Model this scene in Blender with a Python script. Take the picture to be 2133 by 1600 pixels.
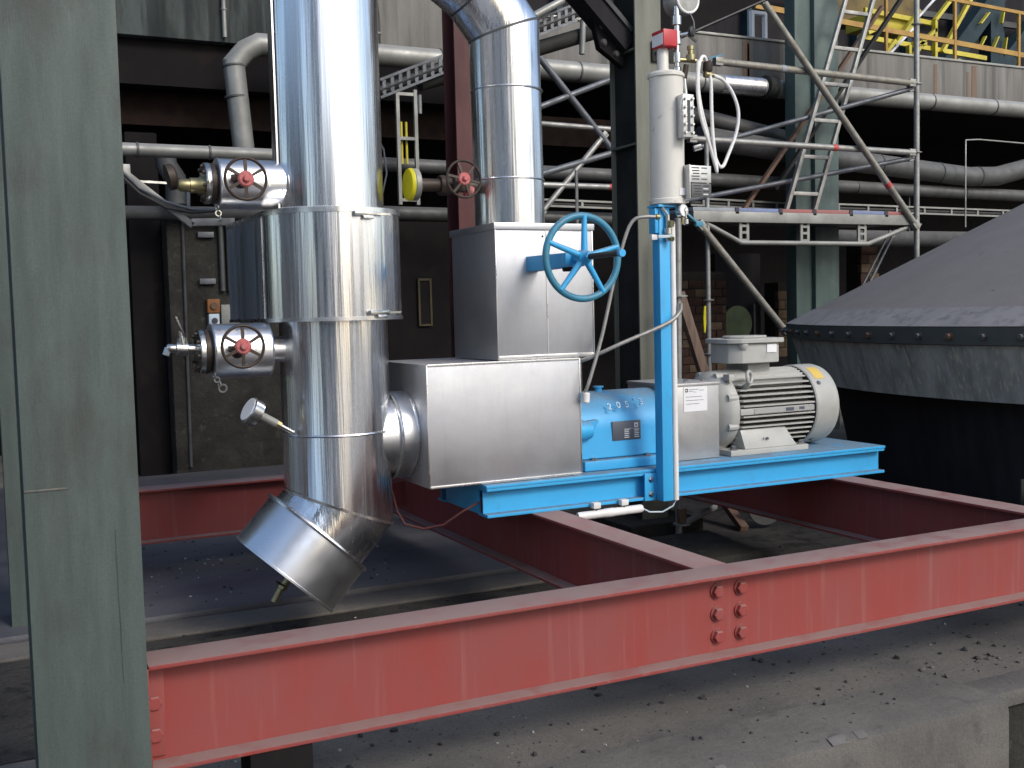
import bpy, bmesh, math, random
from mathutils import Vector, Matrix
from mathutils import noise as mnoise

R = math.radians
random.seed(7)
for o in list(bpy.data.objects):
    bpy.data.objects.remove(o, do_unlink=True)
SC = bpy.context.scene
COL = SC.collection

# ------------------------------------------------------------------ camera
cam_d = bpy.data.cameras.new("camera")
cam = bpy.data.objects.new("camera", cam_d)
COL.objects.link(cam)
cam_d.sensor_fit = 'HORIZONTAL'
cam_d.sensor_width = 36.0
cam_d.lens = 36.0 * 2271.67 / 2133.0
cam_d.clip_start = 0.05
cam_d.clip_end = 2000
YAW, PITCH, ROLL = R(25.992), R(3.810), R(-1.4224)
f0 = Vector((math.sin(YAW), math.cos(YAW), 0)); r0 = Vector((math.cos(YAW), -math.sin(YAW), 0)); u0 = Vector((0, 0, 1))
fw = f0 * math.cos(PITCH) - u0 * math.sin(PITCH)
up = u0 * math.cos(PITCH) + f0 * math.sin(PITCH)
rt = r0 * math.cos(ROLL) + up * math.sin(ROLL)
up2 = up * math.cos(ROLL) - r0 * math.sin(ROLL)
rot = Matrix((rt, up2, -fw)).transposed()
cam.matrix_world = Matrix.Translation((0, 0, 1.6)) @ rot.to_4x4()
SC.camera = cam

# ------------------------------------------------------------------ sky, sun, exposure
SUN_AZ, SUN_EL = R(160), R(36)          # azimuth clockwise from +Y
world = bpy.data.worlds.new("World")
SC.world = world
world.use_nodes = True
wn = world.node_tree.nodes; wl = world.node_tree.links
wn.clear()
sky = wn.new("ShaderNodeTexSky")
sky.sky_type = 'NISHITA'
sky.sun_disc = False
sky.sun_elevation = SUN_EL
sky.sun_rotation = SUN_AZ
sky.air_density = 1.0
sky.dust_density = 2.0
sky.ozone_density = 1.0
bg = wn.new("ShaderNodeBackground")
bg.inputs["Strength"].default_value = 0.15
wo = wn.new("ShaderNodeOutputWorld")
wl.new(sky.outputs[0], bg.inputs[0]); wl.new(bg.outputs[0], wo.inputs[0])

sd = bpy.data.lights.new("sun", 'SUN')
sd.energy = 1.2
sd.angle = R(16)
sd.color = (1.0, 0.97, 0.93)
sun = bpy.data.objects.new("sun", sd)
COL.objects.link(sun)
sv = Vector((math.sin(SUN_AZ) * math.cos(SUN_EL), math.cos(SUN_AZ) * math.cos(SUN_EL), math.sin(SUN_EL)))
sun.rotation_euler = sv.to_track_quat('Z', 'Y').to_euler()
sun.location = sv * 30

SC.view_settings.view_transform = 'Standard'
SC.view_settings.look = 'None'
SC.view_settings.gamma = 1.0
SC.view_settings.exposure = 0.5
SC.view_settings.use_curve_mapping = False
SC.render.engine = 'CYCLES'

# ------------------------------------------------------------------ helpers
ROOT = {}


def top_of(o):
    while o.parent is not None:
        o = o.parent
    return o


class MB:
    """collects shapes, then links them as ONE mesh object"""

    def __init__(s):
        s.bm = bmesh.new()

    def _bev(s, geom, bev, seg=2):
        if bev > 0:
            es = list({e for f in geom for e in f.edges})
            bmesh.ops.bevel(s.bm, geom=es, offset=bev, segments=seg, affect='EDGES', profile=0.6)

    def hexa(s, v8, bev=0):
        v = [s.bm.verts.new(p) for p in v8]
        idx = [(0, 3, 2, 1), (4, 5, 6, 7), (0, 1, 5, 4), (1, 2, 6, 5), (2, 3, 7, 6), (3, 0, 4, 7)]
        fs = [s.bm.faces.new([v[i] for i in q]) for q in idx]
        s._bev(fs, bev)
        return s

    def box(s, x0, x1, y0, y1, z0, z1, bev=0):
        if x0 > x1: x0, x1 = x1, x0
        if y0 > y1: y0, y1 = y1, y0
        if z0 > z1: z0, z1 = z1, z0
        return s.hexa([(x0, y0, z0), (x1, y0, z0), (x1, y1, z0), (x0, y1, z0),
                       (x0, y0, z1), (x1, y0, z1), (x1, y1, z1), (x0, y1, z1)], bev)

    def bar(s, p0, p1, w, h, upv=(0, 0, 1), bev=0):
        """rectangular bar from p0 to p1, w sideways, h along upv"""
        p0, p1 = Vector(p0), Vector(p1)
        d = (p1 - p0).normalized()
        side = d.cross(Vector(upv)).normalized()
        u = side.cross(d).normalized()
        a, b = side * (w / 2), u * (h / 2)
        return s.hexa([p0 - a - b, p0 + a - b, p1 + a - b, p1 - a - b,
                       p0 - a + b, p0 + a + b, p1 + a + b, p1 - a + b], bev)

    def _ring(s, c, d, r, n, ref=None):
        d = Vector(d).normalized()
        if ref is None:
            ref = Vector((0, 0, 1)) if abs(d.z) < 0.9 else Vector((1, 0, 0))
        a = d.cross(ref).normalized()
        b = d.cross(a).normalized()
        return [Vector(c) + a * (r * math.cos(2 * math.pi * i / n)) + b * (r * math.sin(2 * math.pi * i / n)) for i in range(n)]

    def lathe(s, prof, org, axis, n=40, cap0=True, cap1=True):
        """prof: list of (radius, distance along the axis)"""
        org = Vector(org); axis = Vector(axis).normalized()
        rings = []
        for r, h in prof:
            rings.append([s.bm.verts.new(p) for p in s._ring(org + axis * h, axis, max(r, 1e-4), n)])
        for a, b in zip(rings, rings[1:]):
            for i in range(n):
                j = (i + 1) % n
                s.bm.faces.new((a[i], b[i], b[j], a[j]))
        if cap0: s.bm.faces.new(rings[0])
        if cap1: s.bm.faces.new(list(reversed(rings[-1])))
        return s

    def cyl(s, p0, p1, r, r2=None, n=24, caps=True):
        p0, p1 = Vector(p0), Vector(p1)
        return s.lathe([(r, 0), (r if r2 is None else r2, (p1 - p0).length)], p0, p1 - p0, n, caps, caps)

    def tube(s, pts, r, n=10, caps=True):
        """swept circle with exact mitres at the corners"""
        P = [Vector(p) for p in pts]
        d0 = (P[1] - P[0]).normalized()
        ring = s._ring(P[0], d0, r, n)
        prev = [s.bm.verts.new(p) for p in ring]
        first = prev
        for k in range(1, len(P)):
            d = (P[k] - P[k - 1]).normalized()
            if k < len(P) - 1:
                d2 = (P[k + 1] - P[k]).normalized()
                nn = (d + d2)
                nn = nn.normalized() if nn.length > 1e-5 else d
            else:
                nn = d
            new = []
            for p in ring:
                t = (P[k] - p).dot(nn) / max(d.dot(nn), 0.15)
                new.append(p + d * t)
            ring = new
            cur = [s.bm.verts.new(p) for p in ring]
            for i in range(n):
                j = (i + 1) % n
                s.bm.faces.new((prev[i], cur[i], cur[j], prev[j]))
            prev = cur
        if caps:
            s.bm.faces.new(first)
            s.bm.faces.new(list(reversed(prev)))
        return s

    def torus(s, c, axis, RR, r, n=48, m=10, flat=1.0):
        c = Vector(c); axis = Vector(axis).normalized()
        ref = Vector((0, 0, 1)) if abs(axis.z) < 0.9 else Vector((1, 0, 0))
        a = axis.cross(ref).normalized(); b = axis.cross(a).normalized()
        rings = []
        for i in range(n):
            t = 2 * math.pi * i / n
            rad = a * math.cos(t) + b * math.sin(t)
            rings.append([s.bm.verts.new(c + rad * (RR + r * math.cos(2 * math.pi * j / m)) + axis * (flat * r * math.sin(2 * math.pi * j / m))) for j in range(m)])
        for i in range(n):
            A, B = rings[i], rings[(i + 1) % n]
            for j in range(m):
                k = (j + 1) % m
                s.bm.faces.new((A[j], B[j], B[k], A[k]))
        return s

    def prism(s, poly, vec, bev=0):
        vec = Vector(vec)
        a = [s.bm.verts.new(p) for p in poly]
        b = [s.bm.verts.new(Vector(p) + vec) for p in poly]
        n = len(poly)
        fs = [s.bm.faces.new(list(reversed(a))), s.bm.faces.new(b)]
        for i in range(n):
            j = (i + 1) % n
            fs.append(s.bm.faces.new((a[i], a[j], b[j], b[i])))
        s._bev(fs, bev, 1)
        return s

    def bolt(s, c, axis, r=0.018, h=0.014, washer=True):
        c = Vector(c); axis = Vector(axis).normalized()
        if washer:
            s.lathe([(r * 1.28, 0), (r * 1.28, h * 0.25)], c, axis, 16)
        s.lathe([(r, h * 0.2), (r, h * 0.9), (r * 0.85, h)], c, axis, 6)
        return s

    def ball(s, c, r, sub=2, sq=(1, 1, 1)):
        m = Matrix.Translation(c) @ Matrix.Diagonal((sq[0], sq[1], sq[2], 1))
        bmesh.ops.create_icosphere(s.bm, subdivisions=sub, radius=r, matrix=m)
        return s

    def ibeam_x(s, x0, x1, yc, z0, z1, b, tf, tw):
        s.box(x0, x1, yc - b / 2, yc + b / 2, z1 - tf, z1, 0.002)
        s.box(x0, x1, yc - b / 2, yc + b / 2, z0, z0 + tf, 0.002)
        return s.box(x0, x1, yc - tw / 2, yc + tw / 2, z0 + tf, z1 - tf)

    def ibeam_y(s, y0, y1, xc, z0, z1, b, tf, tw):
        s.box(xc - b / 2, xc + b / 2, y0, y1, z1 - tf, z1, 0.002)
        s.box(xc - b / 2, xc + b / 2, y0, y1, z0, z0 + tf, 0.002)
        return s.box(xc - tw / 2, xc + tw / 2, y0, y1, z0 + tf, z1 - tf)

    def hcol(s, xc, yc, z0, z1, b, h, tf, tw):
        """upright H column, flanges facing -Y and +Y"""
        s.box(xc - b / 2, xc + b / 2, yc - h / 2, yc - h / 2 + tf, z0, z1, 0.003)
        s.box(xc - b / 2, xc + b / 2, yc + h / 2 - tf, yc + h / 2, z0, z1, 0.003)
        return s.box(xc - tw / 2, xc + tw / 2, yc - h / 2 + tf, yc + h / 2 - tf, z0, z1)

    def build(s, name, mat, parent=None, at=None, smooth=True, ang=32, stuff=False):
        me = bpy.data.meshes.new(name)
        bmesh.ops.recalc_face_normals(s.bm, faces=s.bm.faces)
        org = Vector((0, 0, 0))
        if parent is not None:
            org = top_of(parent).location
        elif at is not None:
            org = Vector(at)
        if org.length:
            bmesh.ops.translate(s.bm, verts=s.bm.verts, vec=-org)
        s.bm.to_mesh(me); s.bm.free()
        me.materials.append(mat)
        if smooth:
            me.shade_smooth()
            me.set_sharp_from_angle(angle=R(ang))
        o = bpy.data.objects.new(name, me)
        COL.objects.link(o)
        if parent is not None:
            o.parent = parent
        else:
            o.location = org
        if stuff: o["kind"] = "stuff"
        return o


def tag(o, label, cat, group=None):
    o["label"] = label; o["category"] = cat
    if group: o["group"] = group
    return o


def thing(name, label, cat, loc, group=None):
    o = bpy.data.objects.new(name, None)
    o.empty_display_size = 0.1
    o.location = loc
    COL.objects.link(o)
    return tag(o, label, cat, group)


def struct(o):
    o["kind"] = "structure"; return o


def copy_tree(o, parent=None):
    c = o.copy()
    COL.objects.link(c)
    c.parent = parent
    for ch in list(o.children):
        copy_tree(ch, c)
    return c


def dup(o, loc, label=None):
    c = copy_tree(o)
    c.location = loc
    if label: c["label"] = label
    return c


def piece(o, parent, shift):
    """one more copy of a part, moved by shift"""
    c = o.copy(); COL.objects.link(c); c.parent = parent
    c.location = Vector(o.location) + Vector(shift)
    return c


def text(body, size, loc, mat, parent, name="lettering", face=(0, -1, 0), ext=0.0006, align='CENTER'):
    cu = bpy.data.curves.new(name, 'FONT')
    cu.body = body; cu.size = size; cu.extrude = ext
    cu.align_x = align; cu.align_y = 'CENTER'
    tmp = bpy.data.objects.new(name, cu)
    COL.objects.link(tmp)
    dg = bpy.context.evaluated_depsgraph_get()
    me = bpy.data.meshes.new_from_object(tmp.evaluated_get(dg))
    bpy.data.objects.remove(tmp, do_unlink=True)
    fz = Vector(face).normalized(); uz = Vector((0, 0, 1)); fx = uz.cross(fz).normalized(); fy = fz.cross(fx)
    m = Matrix((fx, fy, fz)).transposed().to_4x4()
    me.transform(Matrix.Translation(Vector(loc) - top_of(parent).location) @ m)
    me.materials.clear(); me.materials.append(mat)
    o = bpy.data.objects.new(name, me)
    COL.objects.link(o); o.parent = parent
    return o


# ------------------------------------------------------------------ materials
def mat(name, c1, c2=None, rough=0.6, metal=0.0, scale=6.0, stretch=(1, 1, 1), contrast=(0.35, 0.65),
        c3=None, s3=40.0, st3=(1, 1, 1), k3=(0.55, 0.7), a3=1.0, dust=None, dust_amt=0.8, bump=0.0, bscale=60.0, bst=(1, 1, 1),
        bdist=0.01, rvar=0.1, spec=0.5, coat=0.0, grain=0.0, gscale=130.0):
    m = bpy.data.materials.new(name)
    m.use_nodes = True
    nt = m.node_tree; N = nt.nodes; L = nt.links
    b = N["Principled BSDF"]
    tc = N.new("ShaderNodeTexCoord")
    oi = N.new("ShaderNodeObjectInfo")
    add = N.new("ShaderNodeVectorMath"); add.operation = 'ADD'
    sc = N.new("ShaderNodeVectorMath"); sc.operation = 'SCALE'
    comb = N.new("ShaderNodeCombineXYZ")
    for k in range(3): L.new(oi.outputs["Random"], comb.inputs[k])
    L.new(comb.outputs[0], sc.inputs[0]); sc.inputs[3].default_value = 37.0
    L.new(tc.outputs["Object"], add.inputs[0]); L.new(sc.outputs[0], add.inputs[1])

    def noise(scale, st, detail=6, rg=0.6):
        mp = N.new("ShaderNodeMapping"); mp.inputs["Scale"].default_value = st
        L.new(add.outputs[0], mp.inputs[0])
        n = N.new("ShaderNodeTexNoise"); n.inputs["Scale"].default_value = scale
        n.inputs["Detail"].default_value = detail; n.inputs["Roughness"].default_value = rg
        L.new(mp.outputs[0], n.inputs["Vector"])
        return n

    def ramp(src, lo, hi):
        r = N.new("ShaderNodeMapRange"); r.inputs[1].default_value = lo; r.inputs[2].default_value = hi
        r.clamp = True
        L.new(src, r.inputs[0]); return r.outputs[0]

    def mix(fac, a, bb):
        x = N.new("ShaderNodeMix"); x.data_type = 'RGBA'
        if isinstance(fac, float): x.inputs[0].default_value = fac
        else: L.new(fac, x.inputs[0])
        for s, v in ((6, a), (7, bb)):
            if isinstance(v, tuple): x.inputs[s].default_value = (*v, 1)
            else: L.new(v, x.inputs[s])
        return x.outputs[2]

    n1 = noise(scale, stretch)
    if c2 is None: c2 = tuple(v * 0.8 for v in c1)
    col = mix(ramp(n1.outputs["Fac"], *contrast), c1, c2)
    if c3 is not None:
        n3 = noise(s3, st3)
        f3 = ramp(n3.outputs["Fac"], *k3)
        if a3 < 1:
            mm = N.new("ShaderNodeMath"); mm.operation = 'MULTIPLY'; mm.inputs[1].default_value = a3
            L.new(f3, mm.inputs[0]); f3 = mm.outputs[0]
        col = mix(f3, col, c3)
    if grain > 0:
        ng = noise(gscale, (1, 1, 1), 3, 0.7)
        gm = N.new("ShaderNodeMapRange"); gm.inputs[1].default_value = 0.3; gm.inputs[2].default_value = 0.7
        gm.inputs[3].default_value = 1 - grain; gm.inputs[4].default_value = 1 + grain; gm.clamp = True
        L.new(ng.outputs["Fac"], gm.inputs[0])
        vs = N.new("ShaderNodeVectorMath"); vs.operation = 'SCALE'
        L.new(col, vs.inputs[0]); L.new(gm.outputs[0], vs.inputs[3]); col = vs.outputs[0]
    rsrc = ramp(n1.outputs["Fac"], 0.3, 0.7)
    rr = N.new("ShaderNodeMapRange"); rr.inputs[3].default_value = max(rough - rvar, 0.03); rr.inputs[4].default_value = min(rough + rvar, 1)
    L.new(rsrc, rr.inputs[0])
    rout = rr.outputs[0]
    if dust is not None:
        g = N.new("ShaderNodeNewGeometry")
        sp = N.new("ShaderNodeSeparateXYZ"); L.new(g.outputs["Normal"], sp.inputs[0])
        nd = noise(9.0, (1, 1, 1))
        up_ = ramp(sp.outputs[2], 0.35, 0.95)
        mm = N.new("ShaderNodeMath"); mm.operation = 'MULTIPLY'
        L.new(up_, mm.inputs[0]); L.new(ramp(nd.outputs["Fac"], 0.1, 0.5), mm.inputs[1])
        m2 = N.new("ShaderNodeMath"); m2.operation = 'MULTIPLY'; m2.inputs[1].default_value = dust_amt
        L.new(mm.outputs[0], m2.inputs[0])
        col = mix(m2.outputs[0], col, dust)
        rm = N.new("ShaderNodeMapRange"); rm.inputs[3].default_value = 0; rm.inputs[4].default_value = 1
        ra = N.new("ShaderNodeMath"); ra.operation = 'MAXIMUM'
        mr = N.new("ShaderNodeMath"); mr.operation = 'MULTIPLY'; mr.inputs[1].default_value = 0.9
        L.new(m2.outputs[0], mr.inputs[0]); L.new(mr.outputs[0], ra.inputs[0]); L.new(rout, ra.inputs[1])
        rout = ra.outputs[0]
        if metal > 0:
            mi = N.new("ShaderNodeMath"); mi.operation = 'MULTIPLY_ADD'; mi.inputs[1].default_value = -metal; mi.inputs[2].default_value = metal
            L.new(m2.outputs[0], mi.inputs[0]); L.new(mi.outputs[0], b.inputs["Metallic"])
    L.new(col, b.inputs["Base Color"])
    L.new(rout, b.inputs["Roughness"])
    if not (dust is not None and metal > 0):
        b.inputs["Metallic"].default_value = metal
    b.inputs["Specular IOR Level"].default_value = spec
    if coat: b.inputs["Coat Weight"].default_value = coat
    if bump > 0:
        nb = noise(bscale, bst, 4)
        bp = N.new("ShaderNodeBump"); bp.inputs["Strength"].default_value = bump; bp.inputs["Distance"].default_value = bdist
        L.new(nb.outputs["Fac"], bp.inputs["Height"]); L.new(bp.outputs[0], b.inputs["Normal"])
    return m


DUST = (0.30, 0.235, 0.20)
M = {}
M['col_green'] = mat("grey green column paint", (0.080, 0.104, 0.093), (0.062, 0.081, 0.074), 0.65, scale=3.2, stretch=(6, 6, 0.7),
                     c3=(0.045, 0.046, 0.040), s3=2.6, st3=(2.2, 2.2, 0.9), k3=(0.50, 0.70), a3=0.7, bump=0.25, bscale=70, bst=(4, 4, 0.3), bdist=0.003, grain=0.13)
M['weld'] = mat("scraped weld line", (0.14, 0.13, 0.11), (0.075, 0.09, 0.08), 0.8, scale=40, contrast=(.42, .58))
M['col_patch'] = mat("darker repainted patch", (0.078, 0.096, 0.085), (0.066, 0.08, 0.072), 0.65, scale=6, c3=(.05, .052, .045), s3=20, k3=(.55, .7), a3=.7, grain=.15)
M['col_teal'] = mat("teal column paint", (0.072, 0.112, 0.100), (0.055, 0.085, 0.078), 0.6, scale=2.0, stretch=(3, 3, 0.6), c3=(0.15, 0.17, 0.15), s3=8, k3=(0.55, 0.8), a3=0.5)
M['col_beige'] = mat("beige grey column paint", (0.165, 0.170, 0.135), (0.12, 0.125, 0.10), 0.65, scale=3, stretch=(3, 3, 0.5), c3=(0.05, 0.05, 0.045), s3=20, st3=(4, 4, .3), k3=(0.6, 0.8), a3=.6)
M['steel_dark'] = mat("near black steel", (0.018, 0.019, 0.018), (0.035, 0.034, 0.03), 0.7, scale=5, bump=0.15, spec=0.2)
M['red'] = mat("red oxide primer", (0.275, 0.044, 0.036), (0.245, 0.058, 0.052), 0.55, scale=3.0, stretch=(1.4, 1.4, 0.5),
               c3=(0.30, 0.125, 0.110), s3=9, st3=(2.6, 2.6, 0.12), k3=(0.56, 0.74), a3=0.55, dust=(0.27, 0.185, 0.165), dust_amt=0.95, bump=0.08, bscale=40, bdist=0.004)
M['red_dark'] = mat("dark red column paint", (0.085, 0.018, 0.017), (0.06, 0.016, 0.016), 0.6, scale=3, stretch=(2, 2, .5))
M['blue'] = mat("sky blue enamel", (0.046, 0.400, 0.740), (0.042, 0.360, 0.69), 0.40, scale=4, c3=(0.05, 0.22, 0.36), s3=9, st3=(1, 1, .5), k3=(0.58, 0.76), a3=0.5,
                dust=(0.17, 0.19, 0.20), dust_amt=0.8, bump=0.05, bscale=30)
M['blue_wheel'] = mat("weathered blue wheel paint", (0.045, 0.205, 0.29), (0.04, 0.235, 0.37), 0.45, scale=9, c3=(0.09, 0.16, 0.18), s3=26, k3=(0.55, 0.75), dust=(0.12, 0.16, 0.18), dust_amt=.4)
M['sheet'] = mat("polished cladding sheet", (0.86, 0.87, 0.88), (0.74, 0.75, 0.77), 0.25, 1.0, scale=9, stretch=(4, 4, 0.10), rvar=0.09,
                 bump=0.35, bscale=2.4, bst=(4.2, 4.2, 0.09), bdist=0.022)
M['sheet_cap'] = mat("polished end cap sheet", (0.86, 0.87, 0.88), (0.76, 0.77, 0.78), 0.33, 1.0, scale=6, rvar=0.08, bump=0.07, bscale=3, bdist=0.02)
M['sheet_flat'] = mat("brushed cladding sheet", (0.57, 0.58, 0.60), (0.49, 0.50, 0.52), 0.46, 1.0, scale=4, stretch=(1, 1, 0.7), rvar=0.08,
                      c3=(0.46, 0.46, 0.47), s3=11, st3=(3, 3, .25), k3=(0.5, 0.85), a3=0.6, bump=0.10, bscale=2.0, bdist=0.03, dust=(0.33, 0.32, 0.31), dust_amt=.6, grain=.06, gscale=220)
M['sheet_edge'] = mat("bright sheet fold", (0.80, 0.80, 0.80), (0.7, 0.7, 0.7), 0.3, 1.0, scale=10)
M['guard'] = mat("zinc guard sheet", (0.56, 0.56, 0.55), (0.46, 0.46, 0.455), 0.46, 0.85, scale=5, c3=(0.25, .24, .23), s3=8, k3=(.55, .8), a3=.5, dust=(.3, .29, .28))
M['galv'] = mat("galvanised tube", (0.36, 0.36, 0.34), (0.25, 0.25, 0.24), 0.5, 0.55, scale=8, c3=(0.20, 0.18, 0.13), s3=18, k3=(.52, .72), a3=.6)
M['galv_old'] = mat("weathered scaffold tube", (0.30, 0.29, 0.25), (0.20, 0.19, 0.16), 0.6, 0.35, scale=10, c3=(0.22, 0.15, 0.09), s3=15, k3=(.55, .7), a3=.6)
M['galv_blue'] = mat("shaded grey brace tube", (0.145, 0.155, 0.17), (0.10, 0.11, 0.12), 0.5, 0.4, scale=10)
M['pipe_pale'] = mat("pale grey pipe cladding", (0.29, 0.295, 0.275), (0.21, 0.212, 0.195), 0.5, 0.4, scale=4, dust=(.36, .35, .33), c3=(.2, .19, .16), s3=9, k3=(.58, .8), a3=.6)
M['pipe_grey'] = mat("dull grey pipe cladding", (0.105, 0.108, 0.107), (0.07, 0.072, 0.07), 0.55, 0.3, scale=5, dust=(.15, .15, .142), c3=(.05, .05, .047), s3=8, k3=(.55, .8), a3=.7)
M['pipe_dark'] = mat("sooty pipe", (0.075, 0.078, 0.08), (0.05, 0.05, 0.05), 0.6, 0.1, scale=5, dust=(.15, .15, .15), spec=0.2)
M['iron'] = mat("dark cast iron", (0.035, 0.028, 0.022), (0.06, 0.04, 0.03), 0.55, 0.3, scale=30, c3=(.10, .06, .04), s3=40, k3=(.6, .8))
M['rust'] = mat("rusty steel", (0.10, 0.055, 0.035), (0.14, 0.09, 0.06), 0.8, scale=12)
M['rust_pl'] = mat("worn brown plank", (0.15, 0.10, 0.07), (0.09, 0.06, 0.045), 0.8, scale=7, stretch=(6, 6, .6))
M['hub_red'] = mat("faded red hub", (0.46, 0.085, 0.085), (0.40, 0.15, 0.14), 0.55, scale=30)
M['red_box'] = mat("bright red housing", (0.52, 0.02, 0.035), (0.45, .02, .03), 0.35, scale=5)
M['yellow'] = mat("yellow flange cover", (0.60, 0.56, 0.01), (0.52, 0.47, 0.01), 0.45, scale=10)
M['yellow_st'] = mat("yellow machine paint", (0.58, 0.50, 0.05), (0.50, 0.41, 0.04), 0.5, scale=3, c3=(.2, .13, .03), s3=10, k3=(.6, .8), a3=.6)
M['orange_st'] = mat("orange rail paint", (0.40, 0.235, 0.035), (0.29, 0.16, 0.03), 0.55, scale=4, c3=(.22, .10, .03), s3=9, k3=(.55, .75), a3=.6)
M['orange_dim'] = mat("dirty orange plastic", (0.24, 0.085, 0.015), (0.19, 0.07, 0.015), 0.6, scale=8)
M['teal_st'] = mat("blue green machine paint", (0.022, 0.045, 0.055), (0.015, 0.03, 0.04), 0.55, scale=3, spec=0.2)
M['cream'] = mat("cream vessel enamel", (0.68, 0.665, 0.60), (0.60, 0.585, 0.525), 0.42, scale=4, stretch=(2, 2, 1), c3=(.30, .29, .27), s3=16, k3=(.62, .70), a3=.6)
M['white'] = mat("white plastic", (0.78, 0.77, 0.74), (0.70, .69, .66), 0.45, scale=8)
M['label'] = mat("white paper label", (0.80, 0.80, 0.80), (0.74, .74, .74), 0.6, scale=8)
M['motor'] = mat("light grey motor paint", (0.44, 0.44, 0.405), (0.37, 0.37, 0.34), 0.42, scale=5, c3=(.27, .265, .24), s3=10, k3=(.58, .8), a3=.5, dust=(.40, .385, .35), dust_amt=.6)
M['motor_dark'] = mat("dark motor body", (0.10, 0.10, 0.09), (0.07, .07, .065), 0.7, scale=8)  # core darker than the fins, so their gaps read dark
M['brass'] = mat("old brass", (0.42, 0.36, 0.18), (0.30, 0.27, 0.16), 0.38, 0.9, scale=20)
M['tube_grey'] = mat("dull steel tube", (0.36, 0.35, 0.32), (0.25, .24, .22), 0.45, 0.4, scale=14, c3=(.6, .58, .54), s3=9, k3=(.6, .7))
M['chrome'] = mat("bright steel fitting", (0.68, 0.67, 0.64), (0.5, .5, .48), 0.25, 1.0, scale=20)
M['black'] = mat("black rubber", (0.018, 0.018, 0.018), (0.03, .03, .03), 0.55, scale=10)
M['plate'] = mat("dark anodised plate", (0.11, 0.125, 0.15), (0.09, 0.10, 0.12), 0.4, 0.3, scale=10)
M['chalk'] = mat("white chalk marks", (0.62, 0.72, 0.80), (0.35, .55, .72), 0.9, scale=60, contrast=(.42, .58))
M['ink'] = mat("dark print", (0.03, 0.03, 0.04), (0.05, .05, .06), 0.7, scale=10)
M['print_white'] = mat("white print", (0.72, 0.72, 0.72), (0.6, .6, .6), 0.6, scale=10)
M['sticker'] = mat("yellow sticker", (0.70, 0.50, 0.10), (0.64, .45, .10), 0.5, scale=10)
M['pale_blue'] = mat("pale blue label", (0.46, 0.56, 0.60), (0.42, .5, .55), 0.4, scale=10)
M['tape_red'] = mat("red band", (0.50, 0.06, 0.06), (0.4, .06, .05), 0.5, scale=10)
M['board_red'] = mat("red toe board", (0.33, 0.10, 0.095), (0.28, .12, .11), 0.6, scale=6)
M['board_blue'] = mat("blue toe board", (0.17, 0.22, 0.38), (0.16, .19, .30), 0.6, scale=6)
M['board_grey'] = mat("grey toe board", (0.30, 0.33, 0.36), (0.24, .26, .28), 0.6, scale=6)
M['concrete'] = mat("stained concrete", (0.205, 0.198, 0.180), (0.145, 0.138, 0.126), 0.9, scale=1.4, stretch=(3.0, 1, 0.35), c3=(0.075, 0.078, 0.072), s3=3.2, st3=(2.8, 1, 0.12), k3=(0.50, 0.68), a3=0.75,
                    bump=0.3, bscale=8, bst=(1, 1, .4), bdist=0.02, grain=0.15)
M['concrete_rust'] = mat("rust streak", (0.19, 0.115, 0.07), (0.16, .12, .09), 0.9, scale=5, stretch=(3, 3, .3))
M['pier'] = mat("sooty rough concrete", (0.040, 0.038, 0.032), (0.022, 0.021, 0.019), 0.95, scale=3, c3=(0.10, 0.095, 0.075), s3=9, k3=(.58, .75), a3=.7, bump=0.6, bscale=12, bdist=0.03, spec=0.2, grain=0.3)
M['soot'] = mat("soot and shade black", (0.011, 0.0100, 0.0108), (0.016, 0.0142, 0.0140), 0.95, scale=2, c3=(.024, .019, .017), s3=5, k3=(.55, .75), a3=.8, spec=0.08)  # near black holds soot plus the shade of recesses and undersides
M['brick_soot_shade'] = mat("soot and shade brick", (0.020, 0.012, 0.009), (0.012, .009, .008), 0.95, scale=9, spec=0.08)  # darkened for the shade of the recess as well as soot
M['concrete_wet'] = mat("dark streaked concrete", (0.055, 0.070, 0.066), (0.022, 0.028, 0.026), 0.85, scale=1.6, stretch=(2.4, 1, 0.5), contrast=(.42, .6), c3=(0.014, 0.018, 0.018), s3=2.6, st3=(3.4, 1, 0.25), k3=(0.46, 0.58), a3=0.9, grain=0.15)
M['yard'] = mat("pale concrete for reflections", (0.33, 0.33, 0.325), (0.26, 0.26, 0.26), 0.9, scale=0.5)
M['brick'] = mat("sooty red brick", (0.060, 0.034, 0.026), (0.042, 0.027, 0.022), 0.95, scale=14, c3=(.025, .02, .018), s3=9, k3=(.55, .7), a3=.8, bump=.3, bscale=50, spec=0.08)
M['brick_tan'] = mat("sooty tan brick", (0.115, 0.082, 0.052), (0.08, 0.057, 0.04), 0.95, scale=14, c3=(.025, .02, .018), s3=9, k3=(.6, .75), a3=.8, bump=.3, bscale=50, spec=0.08)
M['mortar'] = mat("dark mortar", (0.024, 0.021, 0.019), (0.03, .027, .024), 0.95, scale=10, spec=0.08)
M['hood'] = mat("dusty dark hood sheet", (0.205, 0.190, 0.178), (0.175, 0.162, 0.152), 0.75, scale=1.2, c3=(.07, .068, .07), s3=9, k3=(.66, .72), a3=.7, bump=.06, bscale=12, grain=0.12)
M['hood_dust'] = mat("pale dust on the hood rim", (0.25, 0.24, 0.24), (0.19, .185, .185), 0.9, scale=3, c3=(.12, .115, .12), s3=12, k3=(.5, .7), a3=.7)
M['curtain'] = mat("black rubber skirt sheet", (0.022, 0.021, 0.023), (0.036, .034, .036), 0.8, scale=2, stretch=(6, 6, .3), spec=.2)
M['hood_band'] = mat("weathered hood rim", (0.058, 0.066, 0.062), (0.08, 0.084, 0.07), 0.7, scale=4, c3=(.085, .06, .035), s3=7, k3=(.6, .75), a3=.7, dust=(.17, .165, .16))
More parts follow.
